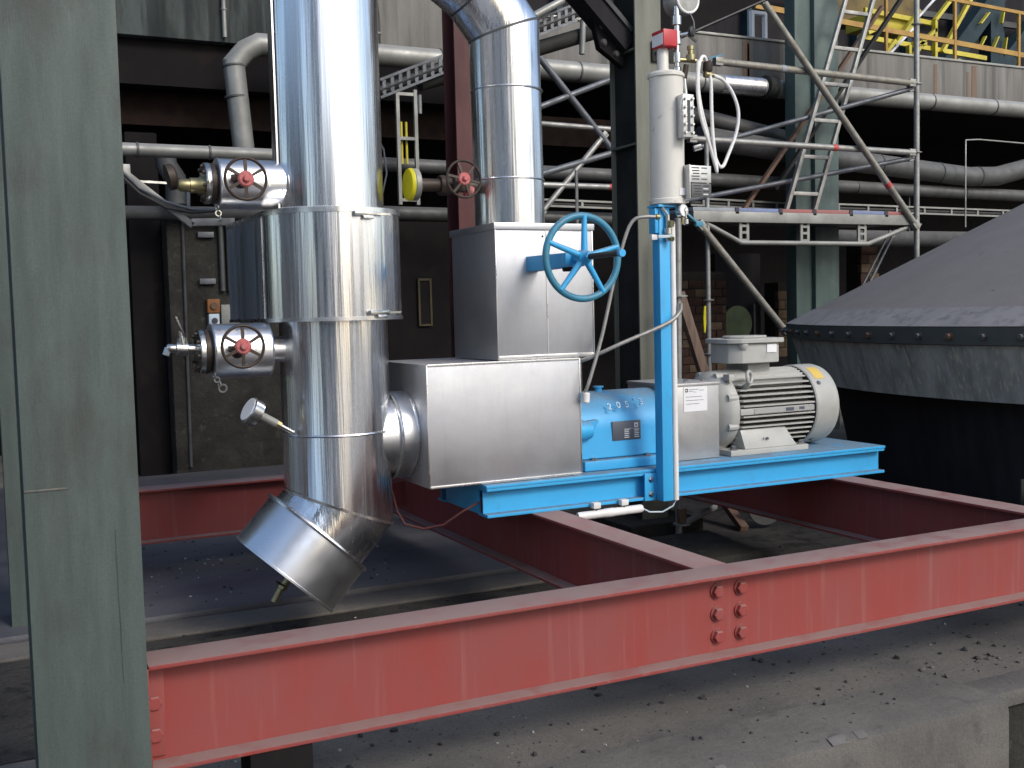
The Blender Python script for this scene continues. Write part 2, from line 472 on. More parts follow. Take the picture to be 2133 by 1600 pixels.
M['hood_skirt'] = mat("streaked hood skirt", (0.46, 0.46, 0.41), (0.24, 0.245, 0.22), 0.8, scale=1.6, stretch=(4, 4, 0.5), c3=(0.60, 0.53, 0.37), s3=4.5, st3=(7.5, 7.5, 0.5), k3=(0.53, 0.66), a3=.8)  # base colour raised in place of the light the skirt lacks
M['ground'] = mat("dusty yard ground", (0.150, 0.136, 0.116), (0.100, 0.091, 0.080), 0.9, scale=0.9, c3=(0.058, 0.056, 0.056), s3=1.7, k3=(0.47, 0.66), a3=0.8, bump=.35, bscale=34, bdist=0.012, grain=0.28)
M['slab'] = mat("dark oily slab", (0.070, 0.071, 0.082), (0.098, 0.096, 0.100), 0.55, scale=1.4, stretch=(.6, 1.8, 1), c3=(0.040, 0.042, 0.056), s3=1.3, st3=(.5, 1.6, 1), k3=(.5, .68), a3=.8, bump=.25, bscale=40, bdist=0.008, grain=0.25)
M['dirt_shade'] = mat("black oily dirt", (0.038, 0.035, 0.032), (0.058, 0.053, 0.047), 0.95, scale=4, spec=.15, c3=(.020, .020, .020), s3=8, k3=(.5, .65), bump=.6, bscale=25, bdist=.02, grain=.3)  # dark tone covers oily dirt and shade under the frame
M['kerb'] = mat("worn concrete kerb", (0.132, 0.123, 0.108), (0.095, 0.089, 0.080), 0.9, scale=2.5, c3=(.045, .044, .042), s3=9, k3=(.58, .75), a3=.7, bump=.45, bscale=30, bdist=.012, grain=0.22)
M['rubble'] = mat("dirty rubble", (0.13, 0.115, 0.095), (0.075, 0.068, 0.06), 0.95, scale=30)
M['kerb_chip'] = mat("freshly broken edge", (0.165, 0.158, 0.145), (0.13, .124, .115), 0.9, scale=12, bump=.5, bscale=30)
M['pebble_dark'] = mat("coal crumbs", (0.022, 0.021, 0.021), (0.045, .043, .042), 0.85, scale=30)
M['pebble_pale'] = mat("pale stone chips", (0.40, 0.39, 0.38), (0.26, .25, .24), 0.85, scale=30)
M['far_wall'] = mat("weathered hall cladding", (0.085, 0.085, 0.085), (0.06, .06, .062), 0.85, scale=.8, stretch=(3, 3, .4), c3=(.035, .035, .035), s3=2, st3=(2, 2, .2), k3=(.5, .7))
M['far_dark'] = mat("dark machine house wall", (0.030, 0.027, 0.030), (0.02, .02, .022), 0.85, scale=1.5, stretch=(3, 3, .5), spec=0.08)
M['glass'] = mat("dark window glass", (0.03, 0.04, 0.05), (0.04, .05, .06), 0.12, 0.0, scale=3)
M['ochre'] = mat("dark ochre hopper paint", (0.17, 0.115, 0.02), (0.10, 0.065, 0.018), 0.6, scale=2, c3=(.04, .03, .02), s3=5, k3=(.5, .7), a3=.7)
M['sheet_side'] = mat("dull jacket sheet", (0.66, 0.69, 0.73), (0.50, 0.53, 0.57), 0.45, 1.0, scale=5, stretch=(3, 3, .15), bump=.4, bscale=5, bst=(2, 2, .15), bdist=.03, rvar=.1)
M['gauge_face'] = mat("white gauge face", (0.80, 0.80, 0.78), (0.76, .76, .74), 0.3, scale=3)

# ------------------------------------------------------------------ ground
mb = MB()
W = 90
pts = []


def sheet(mb, x0, x1, y0, y1, z):
    v = [mb.bm.verts.new(p) for p in ((x0, y0, z), (x1, y0, z), (x1, y1, z), (x0, y1, z))]
    mb.bm.faces.new(v)


sheet(mb, -W, W, 3.20, W, 0.0)
sheet(mb, -W, W, -W, 3.20, -0.36)
v = [mb.bm.verts.new(p) for p in ((-W, 3.20, -0.36), (W, 3.20, -0.36), (W, 3.20, 0.0), (-W, 3.20, 0.0))]
mb.bm.faces.new(v)
struct(mb.build("ground", M['ground'], smooth=False))
mb = MB(); mb.box(-60, 60, -60, 1.6, -.5, -.352)  # unseen pale ground added to brighten reflections in the sheet
struct(mb.build("yard", M['yard'], smooth=False))

# dark slab inside the frame
mb = MB(); mb.box(-8, 3.1, 5.88, 11.3, 0.002, 0.055, 0.02)
struct(mb.build("pavement", M['slab']))
mb = MB(); mb.box(-8, 3.1, 5.60, 5.877, 0.002, 0.022, 0.012)
struct(mb.build("pavement_edge", M['ground']))
# black oily dirt under the frame, also painting in shade at the right; ragged front edge
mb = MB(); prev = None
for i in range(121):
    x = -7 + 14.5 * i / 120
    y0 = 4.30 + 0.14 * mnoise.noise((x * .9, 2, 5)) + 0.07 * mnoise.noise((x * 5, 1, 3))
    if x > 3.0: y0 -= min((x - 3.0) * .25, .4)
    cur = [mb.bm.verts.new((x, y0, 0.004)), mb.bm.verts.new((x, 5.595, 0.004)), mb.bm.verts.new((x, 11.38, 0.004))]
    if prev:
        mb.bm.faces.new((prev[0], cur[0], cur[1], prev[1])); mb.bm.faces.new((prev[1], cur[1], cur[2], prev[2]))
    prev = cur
struct(mb.build("dirt_shade_ground", M['dirt_shade'], smooth=False))

# kerb with an uneven broken front edge
mb = MB()
rk = random.Random(3)
nx = 90
xs = [-4.0 + (3.56 + 4.0) * i / nx for i in range(nx + 1)]
rows = []
for x in xs:
    j = 0.010 * mnoise.noise((x * 6, 1, 2)) + 0.006 * mnoise.noise((x * 22, 5, 2))
    h = 0.006 * mnoise.noise((x * 9, 3, 7))
    rows.append([mb.bm.verts.new(p) for p in ((x, 3.30, -0.02), (x, 3.29, 0.022), (x, 2.965 + j, 0.032 + h), (x, 2.935 + j, 0.018 + h * 2), (x, 2.925 + j * .6, -0.02), (x, 2.92, -0.40), (x, 3.30, -0.40))])
for a, b in zip(rows, rows[1:]):
    for k in range(7):
        l = (k + 1) % 7
        mb.bm.faces.new((a[k], b[k], b[l], a[l]))
mb.bm.faces.new(rows[0]); mb.bm.faces.new(list(reversed(rows[-1])))
struct(mb.build("kerb", M['kerb'], ang=40))

mb = MB(); prev = None
for i in range(181):
    x = -3.9 + (3.54 + 3.9) * i / 180
    j = 0.010 * mnoise.noise((x * 6, 1, 2)) + 0.006 * mnoise.noise((x * 22, 5, 2)); h = 0.006 * mnoise.noise((x * 9, 3, 7))
    wd = max(0.0, -.002 + .026 * mnoise.noise((x * 3.1, 8, 4)) + .018 * mnoise.noise((x * 17, 8, 9)))
    cur = [mb.bm.verts.new(q) for q in ((x, 2.965 + j + wd, .0345 + h), (x, 2.958 + j, .0325 + h), (x, 2.933 + j, .0195 + h * 2), (x, 2.929 + j, .0195 + h * 2 - wd * .6))]
    if prev and wd > .004:
        for k in range(3): mb.bm.faces.new((prev[k], cur[k], cur[k + 1], prev[k + 1]))
    prev = cur
struct(mb.build("kerb_edge", M['kerb_chip'], ang=60))
mb = MB(); mb.box(3.575, 7.2, 3.06, 3.195, -.355, -.062, .01)
struct(mb.build("ledge", M['pier']))
mb = MB(); mb.box(3.575, 7.2, 3.03, 3.198, -.06, .006, .012)
struct(mb.build("ledge_top", M['kerb']))


def scatter(name, m, n, area, rmin, rmax, z, seed, keep=None):
    rr = random.Random(seed); mb = MB()
    for _ in range(n):
        x = rr.uniform(area[0], area[1]); y = rr.uniform(area[2], area[3])
        if keep and not keep(x, y): continue
        r = rmin + (rmax - rmin) * rr.random() ** 3
        mt = Matrix.Translation((x, y, z + r * 0.25)) @ Matrix.Rotation(rr.uniform(0, 6.3), 4, 'Z') @ Matrix.Diagonal((1, rr.uniform(.5, .95), rr.uniform(.4, .8), 1))
        res = bmesh.ops.create_icosphere(mb.bm, subdivisions=1, radius=r, matrix=mt)
        for v in res['verts']:
            v.co += Vector((rr.uniform(-1, 1), rr.uniform(-1, 1), rr.uniform(-1, 1))) * r * 0.22
    o = mb.build(name, m, smooth=False, stuff=True)
    return o


scatter("coal_crumbs", M['pebble_dark'], 900, (0.6, 5.5, 3.35, 5.7), 0.003, 0.020, 0.0, 1)
scatter("stone_chips", M['pebble_pale'], 240, (0.6, 5.5, 3.35, 5.7), 0.002, 0.010, 0.0, 2)
scatter("kerb_crumbs", M['pebble_dark'], 160, (0.8, 3.5, 2.97, 3.28), 0.002, 0.010, 0.026, 3)
scatter("slab_chips", M['pebble_pale'], 150, (0.6, 2.4, 5.95, 8.2), 0.003, 0.014, 0.053, 4)
scatter("slab_crumbs", M['pebble_dark'], 260, (0.6, 2.4, 5.95, 8.2), 0.003, 0.016, 0.053, 5)
scatter("edge_rubble", M['rubble'], 40, (3.6, 4.1, 3.24, 3.42), 0.003, 0.018, 0.0, 6)
scatter("loose_grit", M['rubble'], 900, (0.6, 4.4, 3.33, 4.2), 0.0015, 0.007, 0.0, 8)

# ------------------------------------------------------------------ hall behind: concrete spandrel, soot walls, piers, bricks
YW = 11.4
hall = thing("industrial_hall", "soot blackened hall behind the pump with stained concrete spandrel above dark openings", "building", (8, 12.5, 0))
mb = MB(); mb.box(-6, 2.9, YW, YW + 0.5, 4.40, 6.6, 0.01); mb.build("spandrel_beam", M['concrete_wet'], hall)
mb = MB(); mb.box(2.903, 5.2, YW, YW + 0.5, 4.40, 6.6, 0.01); mb.build("spandrel_beam", M['concrete'], hall)
mb = MB(); mb.box(5.203, 26, YW, YW + 0.45, 4.38, 5.0, 0.015); mb.build("spandrel_beam", M['concrete'], hall)
mb = MB(); mb.box(5.25, 26, YW - 0.02, YW + 0.5, 5.0, 5.03, 0.004); mb.build("coping_strip", M['pipe_pale'], hall)
for x0, w_, zt in ((8.95, .10, 5.0), (9.02, .05, 4.97), (13.05, .09, 4.995), (12.95, .04, 4.9), (12.3, .06, 4.96)):
    mb = MB(); mb.box(x0, x0 + w_, YW - 0.006, YW + .01, 4.45, zt - .03); mb.build("rust_streak", M['concrete_rust'], hall)
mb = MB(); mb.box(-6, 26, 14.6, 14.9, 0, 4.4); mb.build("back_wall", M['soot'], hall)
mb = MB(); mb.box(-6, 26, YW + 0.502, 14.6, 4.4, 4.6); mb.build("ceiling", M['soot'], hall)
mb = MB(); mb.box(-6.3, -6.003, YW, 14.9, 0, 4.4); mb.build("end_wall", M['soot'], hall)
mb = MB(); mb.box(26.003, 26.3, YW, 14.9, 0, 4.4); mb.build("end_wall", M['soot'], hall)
# upper dark band under the left spandrel (riveted crane girder)
mb = MB(); mb.box(-6, 5.2, YW + 0.12, YW + .3, 3.95, 4.397); mb.build("lintel_girder", M['soot'], hall)
mb = MB(); mb.box(-6, 7.8, YW + 0.42, YW + 0.6, 3.60, 3.947); mb.build("brick_lintel", M['brick_soot_shade'], hall)
# pier
mb = MB(); mb.box(1.74, 2.86, YW - 0.03, YW + 0.75, 0.0, 2.62, 0.03); mb.build("wall_pier", M['pier'], hall)
mb = MB(); mb.box(1.42, 1.735, YW + 0.25, YW + 0.75, 0.0, 3.5, 0.02); mb.build("wall_pier", M['soot'], hall)
mb = MB(); mb.box(2.865, 7.8, YW + 0.9, YW + 1.1, 0.0, 2.7); mb.build("wall_panel", M['soot'], hall)


def brick_pier(x0, x1, z0, z1, y, seed, mats, rows_h=0.108, bl=0.215):
    core = MB(); core.box(x0 + .004, x1 - .004, y + 0.012, y + 0.3, z0, z1)
    p = core.build("brick_pier", M['mortar'], hall)
    rr = random.Random(seed)
    z = z0; row = 0
    protos = {}
    while z + rows_h <= z1 + 1e-3:
        off = 0 if row % 2 == 0 else bl * 0.5
        x = x0 - off
        while x < x1 - 0.02:
            a, b = max(x, x0), min(x + bl - 0.012, x1)
            if b - a > 0.05:
                q = MB(); yy = y + rr.uniform(-0.006, 0.008)
                q.box(a, b, yy, y + 0.08, z, z + rows_h - 0.013, 0.006)
                q.build("brick", rr.choice(mats), p)
            x += bl
        z += rows_h; row += 1


brick_pier(8.10, 8.80, 0.0, 2.05, YW + .20, 4, [M['brick'], M['brick'], M['brick_tan']])
brick_pier(9.68, 9.91, 0.9, 1.9, YW + .22, 5, [M['brick_tan']], 0.128, 0.23)
brick_pier(11.15, 11.48, 1.5, 2.45, YW + .22, 6, [M['brick_tan'], M['brick']], 0.13, 0.3)
mb = MB(); mb.box(8.85, 9.6, YW + .5, YW + .7, 0, 2.3); mb.build("wall_panel", M['far_dark'], hall)

# green round hatch in the hall
h = thing("round_hatch", "dull green round hatch plate in a grey frame between brick piers", "hatch", (9.15, YW + .44, 1.0))
mb = MB(); mb.cyl((9.15, YW + .46, 1.36), (9.15, YW + .42, 1.36), 0.24, n=40)
mb.build("hatch_disc", mat("dull green hatch", (0.115, 0.150, 0.055), (.08, .11, .045), .6, scale=5), h)
mb = MB(); mb.box(8.87, 8.90, YW + .42, YW + .47, 1.0, 1.66); mb.build("side_bar", M['pipe_dark'], h)
mb = MB(); mb.box(9.42, 9.45, YW + .42, YW + .47, 1.0, 1.62); mb.build("side_bar", M['pipe_dark'], h)
# yellow rag
mb = MB(); mb.prism([(7.94, 10.9, 1.60), (7.99, 10.9, 1.62), (7.975, 10.9, 1.45), (7.95, 10.9, 1.28), (7.935, 10.9, 1.29), (7.925, 10.9, 1.47)], (0, .02, 0))
tag(mb.build("yellow_tag", M['yellow'], at=(7.95, 10.91, 1.28)), "small yellow tag hanging in front of the brick pier behind the scaffold pole", "tag")
# faint framed door outline
d = thing("hall_door", "unlit door with thin ochre frame in the black opening left of the dark red column", "door", (4.84, YW + .86, 1.4))
och = mat("dim ochre frame", (.05, .038, .012), (.04, .03, .01), .7)
for bx in ((4.76, 4.785, 1.45, 2.02), (4.91, 4.935, 1.45, 2.02)):
    mb = MB(); mb.box(bx[0], bx[1], YW + .86, YW + .89, bx[2], bx[3]); mb.build("frame_post", och, d)
mb = MB(); mb.box(4.787, 4.908, YW + .86, YW + .89, 1.995, 2.02); mb.build("frame_rail", och, d)
mb = MB(); mb.box(4.787, 4.908, YW + .86, YW + .89, 1.45, 1.475); mb.build("frame_rail", och, d)
mb = MB(); mb.box(4.787, 4.908, YW + .872, YW + .888, 1.477, 1.993); mb.build("door_leaf", M['soot'], d)

# ------------------------------------------------------------------ wall pipes
def wall_pipe(name, label, pts, r, m, joints=(), n=24, jm=None):
    t = thing(name, label, "pipe", Vector(pts[0]))
    mb = MB(); mb.tube(pts, r, n); mb.build("pipe_run", m, t)
    for c, ax in joints:
        mb = MB(); mb.lathe([(r + .002, -0.012), (r + .008, -0.008), (r + .008, 0.008), (r + .002, .012)], c, ax, n)
        mb.build("joint_band", jm or m, t)
    return t


X_ = (1, 0, 0)
wall_pipe("wall_pipe", "long pale pipe running under the concrete spandrel with a mitred drop at its left end",
          [(2.47, 11.0, 3.20), (2.40, 11.0, 4.10), (2.52, 11.0, 4.24), (2.66, 11.0, 4.315), (26, 11.0, 4.29)], 0.105, M['pipe_pale'],
          [((2.41, 11, 3.78), (-.08, 0, 1)), ((2.398, 11, 4.08), (-.08, 0, 1)), ((4.6, 11, 4.315), X_), ((6.3, 11, 4.31), X_), ((8.0, 11, 4.31), X_), ((9.9, 11, 4.31), X_), ((11.8, 11, 4.3), X_), ((13.0, 11, 4.3), X_)], jm=M['pipe_grey'])
mb = MB(); mb.lathe([(.105, 0), (.15, .02), (.13, .05), (.15, .09), (.13, .12), (.15, .16), (.105, .18)], (8.95, 11, 4.31), (1, 0, 0), 24)
tag(mb.build("pipe_lagging", M['steel_dark'], at=(8.95, 11, 4.31)), "dark ribbed lagging wrapped round the bright pipe left of the teal column", "lagging")
mb = MB(); mb.lathe([(.112, 0), (.112, .62)], (8.3, 11, 4.31), (1, 0, 0), 24)
tag(mb.build("pipe_sleeve", M['sheet_edge'], at=(8.3, 11, 4.31)), "bright new sheet sleeve on the pipe behind the white hose", "pipe sleeve")
wall_pipe("wall_pipe", "bright grey pipe crossing the dark opening between the near column and the tall riser",
          [(-4, 10.6, 3.165), (2.9, 10.6, 3.165)], 0.062, M['pipe_pale'], [((2.05, 10.6, 3.165), X_), ((1.4, 10.6, 3.165), X_)], jm=M['pipe_grey'])
wall_pipe("wall_pipe", "dark grey pipe at valve height crossing behind the red column",
          [(2.95, 11.2, 3.215), (7.8, 11.2, 3.17)], 0.075, M['pipe_grey'])
wall_pipe("wall_pipe", "short capped pipe stub standing behind the bright horizontal pipe",
          [(1.80, 11.05, 2.72), (1.80, 11.05, 2.97), (1.72, 11.05, 3.10), (1.72, 11.05, 3.20)], 0.10, M['pipe_grey'], [((1.80, 11.05, 2.96), (0, 0, 1))])
wall_pipe("wall_pipe", "dull pipe low behind the yellow flange cover",
          [(2.9, 11.25, 2.705), (7.8, 11.25, 2.66)], 0.075, M['pipe_grey'])
wall_pipe("wall_pipe", "dim pipe below the lower left cable tray",
          [(-3, 11.25, 2.62), (2.9, 11.25, 2.66)], 0.07, M['pipe_dark'])
wall_pipe("wall_pipe", "thick wrapped pipe bending upward at the far right above the hood",
          [(8.0, 11.05, 3.66), (9.8, 11.05, 3.50), (12.6, 11.05, 3.325), (13.15, 11.05, 3.35), (14.2, 11.05, 3.58)], 0.135, M['pipe_grey'],
          [((10.0, 11.05, 3.49), X_), ((10.9, 11.05, 3.43), X_), ((11.5, 11.05, 3.395), X_), ((12.0, 11.05, 3.363), X_), ((12.75, 11.05, 3.333), X_)], jm=M['pipe_dark'])
wall_pipe("wall_pipe", "slimmer grey pipe beneath the thick wrapped pipe at right",
          [(7.8, 11.15, 3.17), (26, 11.15, 2.95)], 0.082, M['pipe_grey'], [((10.6, 11.15, 3.13), X_), ((12.6, 11.15, 3.11), X_)], jm=M['pipe_dark'])
wall_pipe("wall_pipe", "broad dim pipe sloping behind the white hose loop",
          [(7.9, 11.35, 4.02), (9.75, 11.35, 3.74), (10.2, 11.35, 3.62)], 0.10, M['pipe_grey'])
wall_pipe("wall_pipe", "dark pipe just above the hood slope behind the scaffold pole",
          [(9.8, 11.25, 2.47), (26, 11.25, 2.45)], 0.11, M['pipe_dark'])


def cable_tray(label, p0, p1, h, m, n):
    t = thing("cable_tray", label, "cable tray", Vector(p0))
    p0, p1 = Vector(p0), Vector(p1)
    for s in (1, -1):
        mb = MB(); mb.bar(p0 + Vector((0, 0, s * h / 2)), p1 + Vector((0, 0, s * h / 2)), 0.03, 0.022); mb.build("tray_rail", m, t)
    for i in range(n):
        c = p0.lerp(p1, (i + .5) / n)
        mb = MB(); mb.box(c.x - .016, c.x + .016, c.y - .008, c.y + .008, c.z - h / 2 + .012, c.z + h / 2 - .012); mb.build("tray_rung", m, t)
    mb = MB(); mb.tube([p0 + Vector((0, .03, -h * .1)), p1 + Vector((0, .03, -h * .05))], h * .28, 8); mb.build("cable_bundle", M['black'], t)
    return t


cable_tray("thin pale cable tray behind the scaffold deck left of the teal column", (7.9, 11.1, 2.885), (9.42, 11.1, 2.85), 0.085, M['pipe_pale'], 4)
cable_tray("thin pale cable tray right of the teal column above the deck", (10.0, 11.1, 2.86), (13.6, 11.1, 2.83), 0.085, M['pipe_pale'], 7)
cable_tray("thin pale cable tray running low between the second riser and the centre column", (5.0, 11.1, 2.84), (7.2, 11.1, 2.81), 0.07, M['pipe_pale'], 4)
cable_tray("dark ladder cable tray climbing from the tall riser up behind the second riser", (3.20, 9.0, 3.53), (5.15, 9.0, 4.36), 0.15, M['galv_blue'], 26)
wall_pipe("conduit", "pale channel lying on the climbing cable tray beside the second riser", [(4.45, 8.9, 4.14), (4.95, 8.9, 4.42)], 0.035, M['pipe_pale'])
wall_pipe("conduit", "dark steel trunking below the climbing cable tray", [(3.6, 9.1, 3.62), (5.5, 9.1, 4.26)], 0.07, M['steel_dark'])
wall_pipe("conduit", "short pale pipe hanging down below the cable tray", [(5.22, 9, 4.30), (5.20, 9, 3.98)], 0.028, M['pipe_pale'])
wall_pipe("conduit", "small pale conduit dropping below the climbing tray left of the red column", [(3.56, 9, 3.50), (3.56, 9, 3.34)], 0.018, M['pipe_pale'])
wall_pipe("conduit", "thin pale conduit hanging from the concrete left of the tall riser", [(2.40, 11.36, 5.3), (2.40, 11.36, 4.44)], 0.022, M['pipe_pale'], [((2.40, 11.36, 4.72), (0, 0, 1))])
wall_pipe("conduit", "dark down pipe against the concrete right of the tall riser", [(3.93, 11.3, 5.3), (3.98, 11.3, 4.75), (3.98, 11.3, 4.42)], 0.06, M['pipe_dark'], [((3.98, 11.3, 4.6), (0, 0, 1))], jm=M['pipe_pale'])
wall_pipe("conduit", "thin upright wire conduit behind the far right pipes", [(12.25, 10.8, 2.6), (12.25, 10.8, 3.78), (12.5, 10.8, 3.80), (14.5, 10.8, 3.77)], 0.010, M['galv'])
wall_pipe("conduit", "pair of dim upright conduits below the wrapped pipe, left one", [(11.62, 11.2, 2.5), (11.62, 11.2, 3.1)], 0.012, M['pipe_grey'])
wall_pipe("conduit", "pair of dim upright conduits below the wrapped pipe, brighter right one", [(11.75, 11.2, 2.5), (11.75, 11.2, 3.1)], 0.016, M['pipe_pale'])

# little ladder with yellow rods
t = thing("access_ladder", "narrow pale upright ladder with yellow rods behind the tall riser", "ladder", (4.17, 10.9, 2.75))
for x in (4.06, 4.26):
    mb = MB(); mb.box(x - .018, x + .018, 10.88, 10.92, 2.75, 3.95); mb.build("ladder_rail", M['pipe_pale'], t)
for z in (2.80, 3.44, 3.9):
    mb = MB(); mb.box(4.078, 4.242, 10.885, 10.915, z - .016, z + .016); mb.build("ladder_rung", M['pipe_pale'], t)
for x in (4.115, 4.17):
    mb = MB(); mb.cyl((x, 10.95, 3.18), (x, 10.95, 3.62), 0.014, n=8); mb.build("yellow_rod", M['yellow_st'], t)
# thin wire beside the riser
mb = MB(); mb.tube([(3.15, 8.9, 3.50), (3.08, 8.9, 3.42), (3.05, 8.9, 3.3), (3.10, 8.9, 3.15), (3.18, 8.9, 3.0), (3.2, 8.9, 2.8), (3.15, 8.9, 2.6), (3.08, 8.9, 2.55)], 0.007, 6)
tag(mb.build("cable", M['galv_blue'], at=(3.1, 8.9, 2.55)), "thin grey cable curving down from the cable tray beside the tall riser", "cable")

# ------------------------------------------------------------------ wall fittings at the left
t = thing("switch_box", "grey wall switch box with orange rotary switch and pale blue plate on the pier", "switch box", (2.3, 11.33, 1.45))
mb = MB(); mb.box(2.235, 2.42, 11.29, 11.365, 1.50, 1.74, .006); mb.build("box_body", M['pipe_pale'], t)
mb = MB(); mb.box(2.10, 2.225, 11.29, 11.365, 1.66, 1.80, .006); mb.build("orange_switch", M['orange_dim'], t)
mb = MB(); mb.cyl((2.165, 11.29, 1.73), (2.165, 11.27, 1.73), .035, n=16); mb.build("switch_knob", M['rust'], t)
mb = MB(); mb.box(2.11, 2.215, 11.29, 11.365, 1.44, 1.65, .006); mb.build("blue_plate", M['pale_blue'], t)
mb = MB(); mb.cyl((2.165, 11.29, 1.58), (2.165, 11.28, 1.58), .03, n=16); mb.build("push_button", M['ink'], t)
for i, x in enumerate((2.27, 2.345)):
    mb = MB(); mb.cyl((x, 11.33, 1.88), (x, 11.33, 2.62), 0.026, n=12)
    tag(mb.build("conduit", M['pipe_grey'], at=(x, 11.33, 1.88)), ["left of two grey conduits rising above the orange switch", "right of two grey conduits rising above the orange switch"][i], "conduit", "conduits above the switch box")
for i, z in enumerate((2.45, 1.98)):
    mb = MB(); mb.box(2.04, 2.20, 11.32, 11.36, z - .028, z + .028, .004)
    tag(mb.build("wall_bracket", M['galv_blue'], at=(2.12, 11.34, z)), ["upper small grey bracket on the pier left of the conduits", "lower small grey bracket on the pier left of the conduits"][i], "bracket")

wall_pipe("conduit", "thin dark upright conduit running down the sooty pier left of the lower valve", [(1.88, 11.35, 0.1), (1.90, 11.35, 2.6)], 0.016, M['pipe_dark'])
t = thing("pipe_support", "bent galvanised support channel carrying cables below the upper valve", "support", (1.0, 6.4, 2.15))
mb = MB(); mb.bar((0.74, 6.4, 2.44), (1.125, 6.4, 2.13), 0.05, 0.035, bev=.002); mb.build("sloping_channel", M['galv'], t)
mb = MB(); mb.bar((1.118, 6.4, 2.148), (1.36, 6.4, 2.155), 0.05, 0.042, bev=.002); mb.build("level_channel", M['galv'], t)
mb = MB(); mb.bar((0.74, 6.4, 2.375), (1.2, 6.4, 2.36), 0.012, 0.012); mb.build("stay_rod", M['chrome'], t)
mb = MB(); mb.bar((1.11, 6.4, 2.36), (1.105, 6.4, 2.22), 0.03, 0.02, (1, 0, 0)); mb.build("stay_post", M['galv_blue'], t)
for k, dz in enumerate((0, .03)):
    mb = MB(); mb.tube([(0.74, 6.35, 2.40 + dz), (0.84, 6.35, 2.30 + dz), (.98, 6.35, 2.225 + dz), (1.12, 6.35, 2.20 + dz * .6), (1.28, 6.35, 2.215)], .009, 8)
    tag(mb.build("cable", M['galv_blue'] if k else M['black'], at=(1, 6.35, 2.2)), ["black cable sagging along the bent support channel", "grey cable sagging just above the black one on the channel"][k], "cable")
mb = MB(); mb.box(.73, .80, 6.36, 6.44, 2.36, 2.46, .006)
tag(mb.build("cable_clamp", M['galv'], at=(.77, 6.4, 2.36)), "small galvanised clamp where the cables leave the near column", "clamp")

# ------------------------------------------------------------------ columns
t = thing("steel_column", "big grey green painted steel column in the left foreground", "column", (0.245, 3.44, -0.36))
mb = MB(); mb.hcol(0.2435, 3.45, -0.36, 7.2, 0.305, 0.30, 0.020, 0.012); mb.build("column_shaft", M['col_green'], t)
mb = MB(); mb.box(0.0925, 0.205, 3.2965, 3.3005, 1.1305, 1.136, .001); mb.build("weld_bead", M['weld'], t)
w = MB(); pts_c = [(0.326, 1.00), (0.3255, .93), (.3265, .86), (.326, .80), (.328, .72), (.3275, .64), (.329, .55)]
for (xa, za), (xb, zb) in zip(pts_c, pts_c[1:]):
    wd = rk.uniform(.0006, .0016)
    w.hexa([(xa - wd, 3.2988, za), (xa + wd, 3.2988, za), (xa + wd, 3.3003, za), (xa - wd, 3.3003, za), (xb - wd, 3.2988, zb), (xb + wd, 3.2988, zb), (xb + wd, 3.3003, zb), (xb - wd, 3.3003, zb)])
w.build("paint_crack", M['ink'], t)
mb = MB(); mb.box(0.3965, 0.4045, 3.345, 3.52, 0.25, 0.56, .001); mb.build("end_plate", M['red'], t)
for z in (0.37, 0.46):
    pass
t = thing("steel_column", "second green column behind the left foreground column with a pale foot line", "column", (0.23, 6.2, 0))
mb = MB(); mb.hcol(0.23, 6.2, 0.0, 7.2, 0.30, 0.30, 0.02, 0.012); mb.build("column_shaft", M['col_green'], t)
mb = MB(); mb.box(0.05, 0.41, 6.01, 6.39, 0, .02, .003); mb.build("base_plate", M['pipe_pale'], t)

t = thing("steel_column", "tall dark red column standing behind the second clad riser", "column", (3.06, 6.95, 0))
mb = MB(); mb.hcol(3.055, 6.95, 0.0, 7.2, 0.17, 0.20, 0.014, 0.01); mb.build("column_shaft", M['red_dark'], t)
t2 = t
mb = MB(); mb.box(2.94, 2.985, 6.78, 6.86, 1.60, 1.70, .004)
tag(mb.build("junction_box", M['white'], at=(2.96, 6.82, 1.6)), "tiny white box at the left edge of the upper clad box", "junction box")

# centre column with knee braces
t = thing("steel_column", "beige and dark steel column with knee braces behind the blue handwheel", "column", (4.2, 6.55, 0))
xc, yc = 4.215, 6.56
mb = MB(); mb.box(xc - .105, xc + .105, yc - .17, yc - .154, 0.12, 7.2, .003); mb.build("front_flange", M['col_beige'], t)
mb = MB(); mb.box(xc - .105, xc + .105, yc + .154, yc + .17, 0.12, 7.2, .003); mb.build("rear_flange", M['col_beige'], t)
mb = MB(); mb.box(xc - .072, xc - .060, yc - .154, yc + .154, 0.12, 7.2); mb.build("web", M['steel_dark'], t)  # web darker than the flanges around it
for z in (2.72, 3.36):
    mb = MB(); mb.box(xc - .104, xc - .074, yc - .152, yc + .152, z, z + .014); mb.build("stiffener", M['col_beige'], t)
mb = MB(); mb.box(xc - .3, xc + .3, yc - .32, yc + .32, 0.0, 0.118, .01); mb.build("foot_plinth", M['pier'], t)
mb = MB(); mb.bar((xc + .08, yc, 3.60), (xc + 2.6, yc, 4.72), 0.26, 0.42); mb.build("right_brace", M['soot'], t)  # black colour stands in for the shaded underside
mb = MB(); mb.bar((xc + .08, yc - .14, 3.385), (xc + 2.6, yc - .14, 4.505), 0.02, 0.010); mb.build("brace_edge", M['pipe_grey'], t)
mb = MB(); mb.bar((xc - .08, yc, 3.42), (xc - 1.5, yc, 4.75), 0.18, 0.14); mb.build("left_brace", M['far_dark'], t)
mb = MB(); mb.bar((xc - .08, yc - .10, 3.50), (xc - 1.5, yc - .10, 4.83), 0.014, 0.03); mb.build("brace_edge", M['pipe_dark'], t)
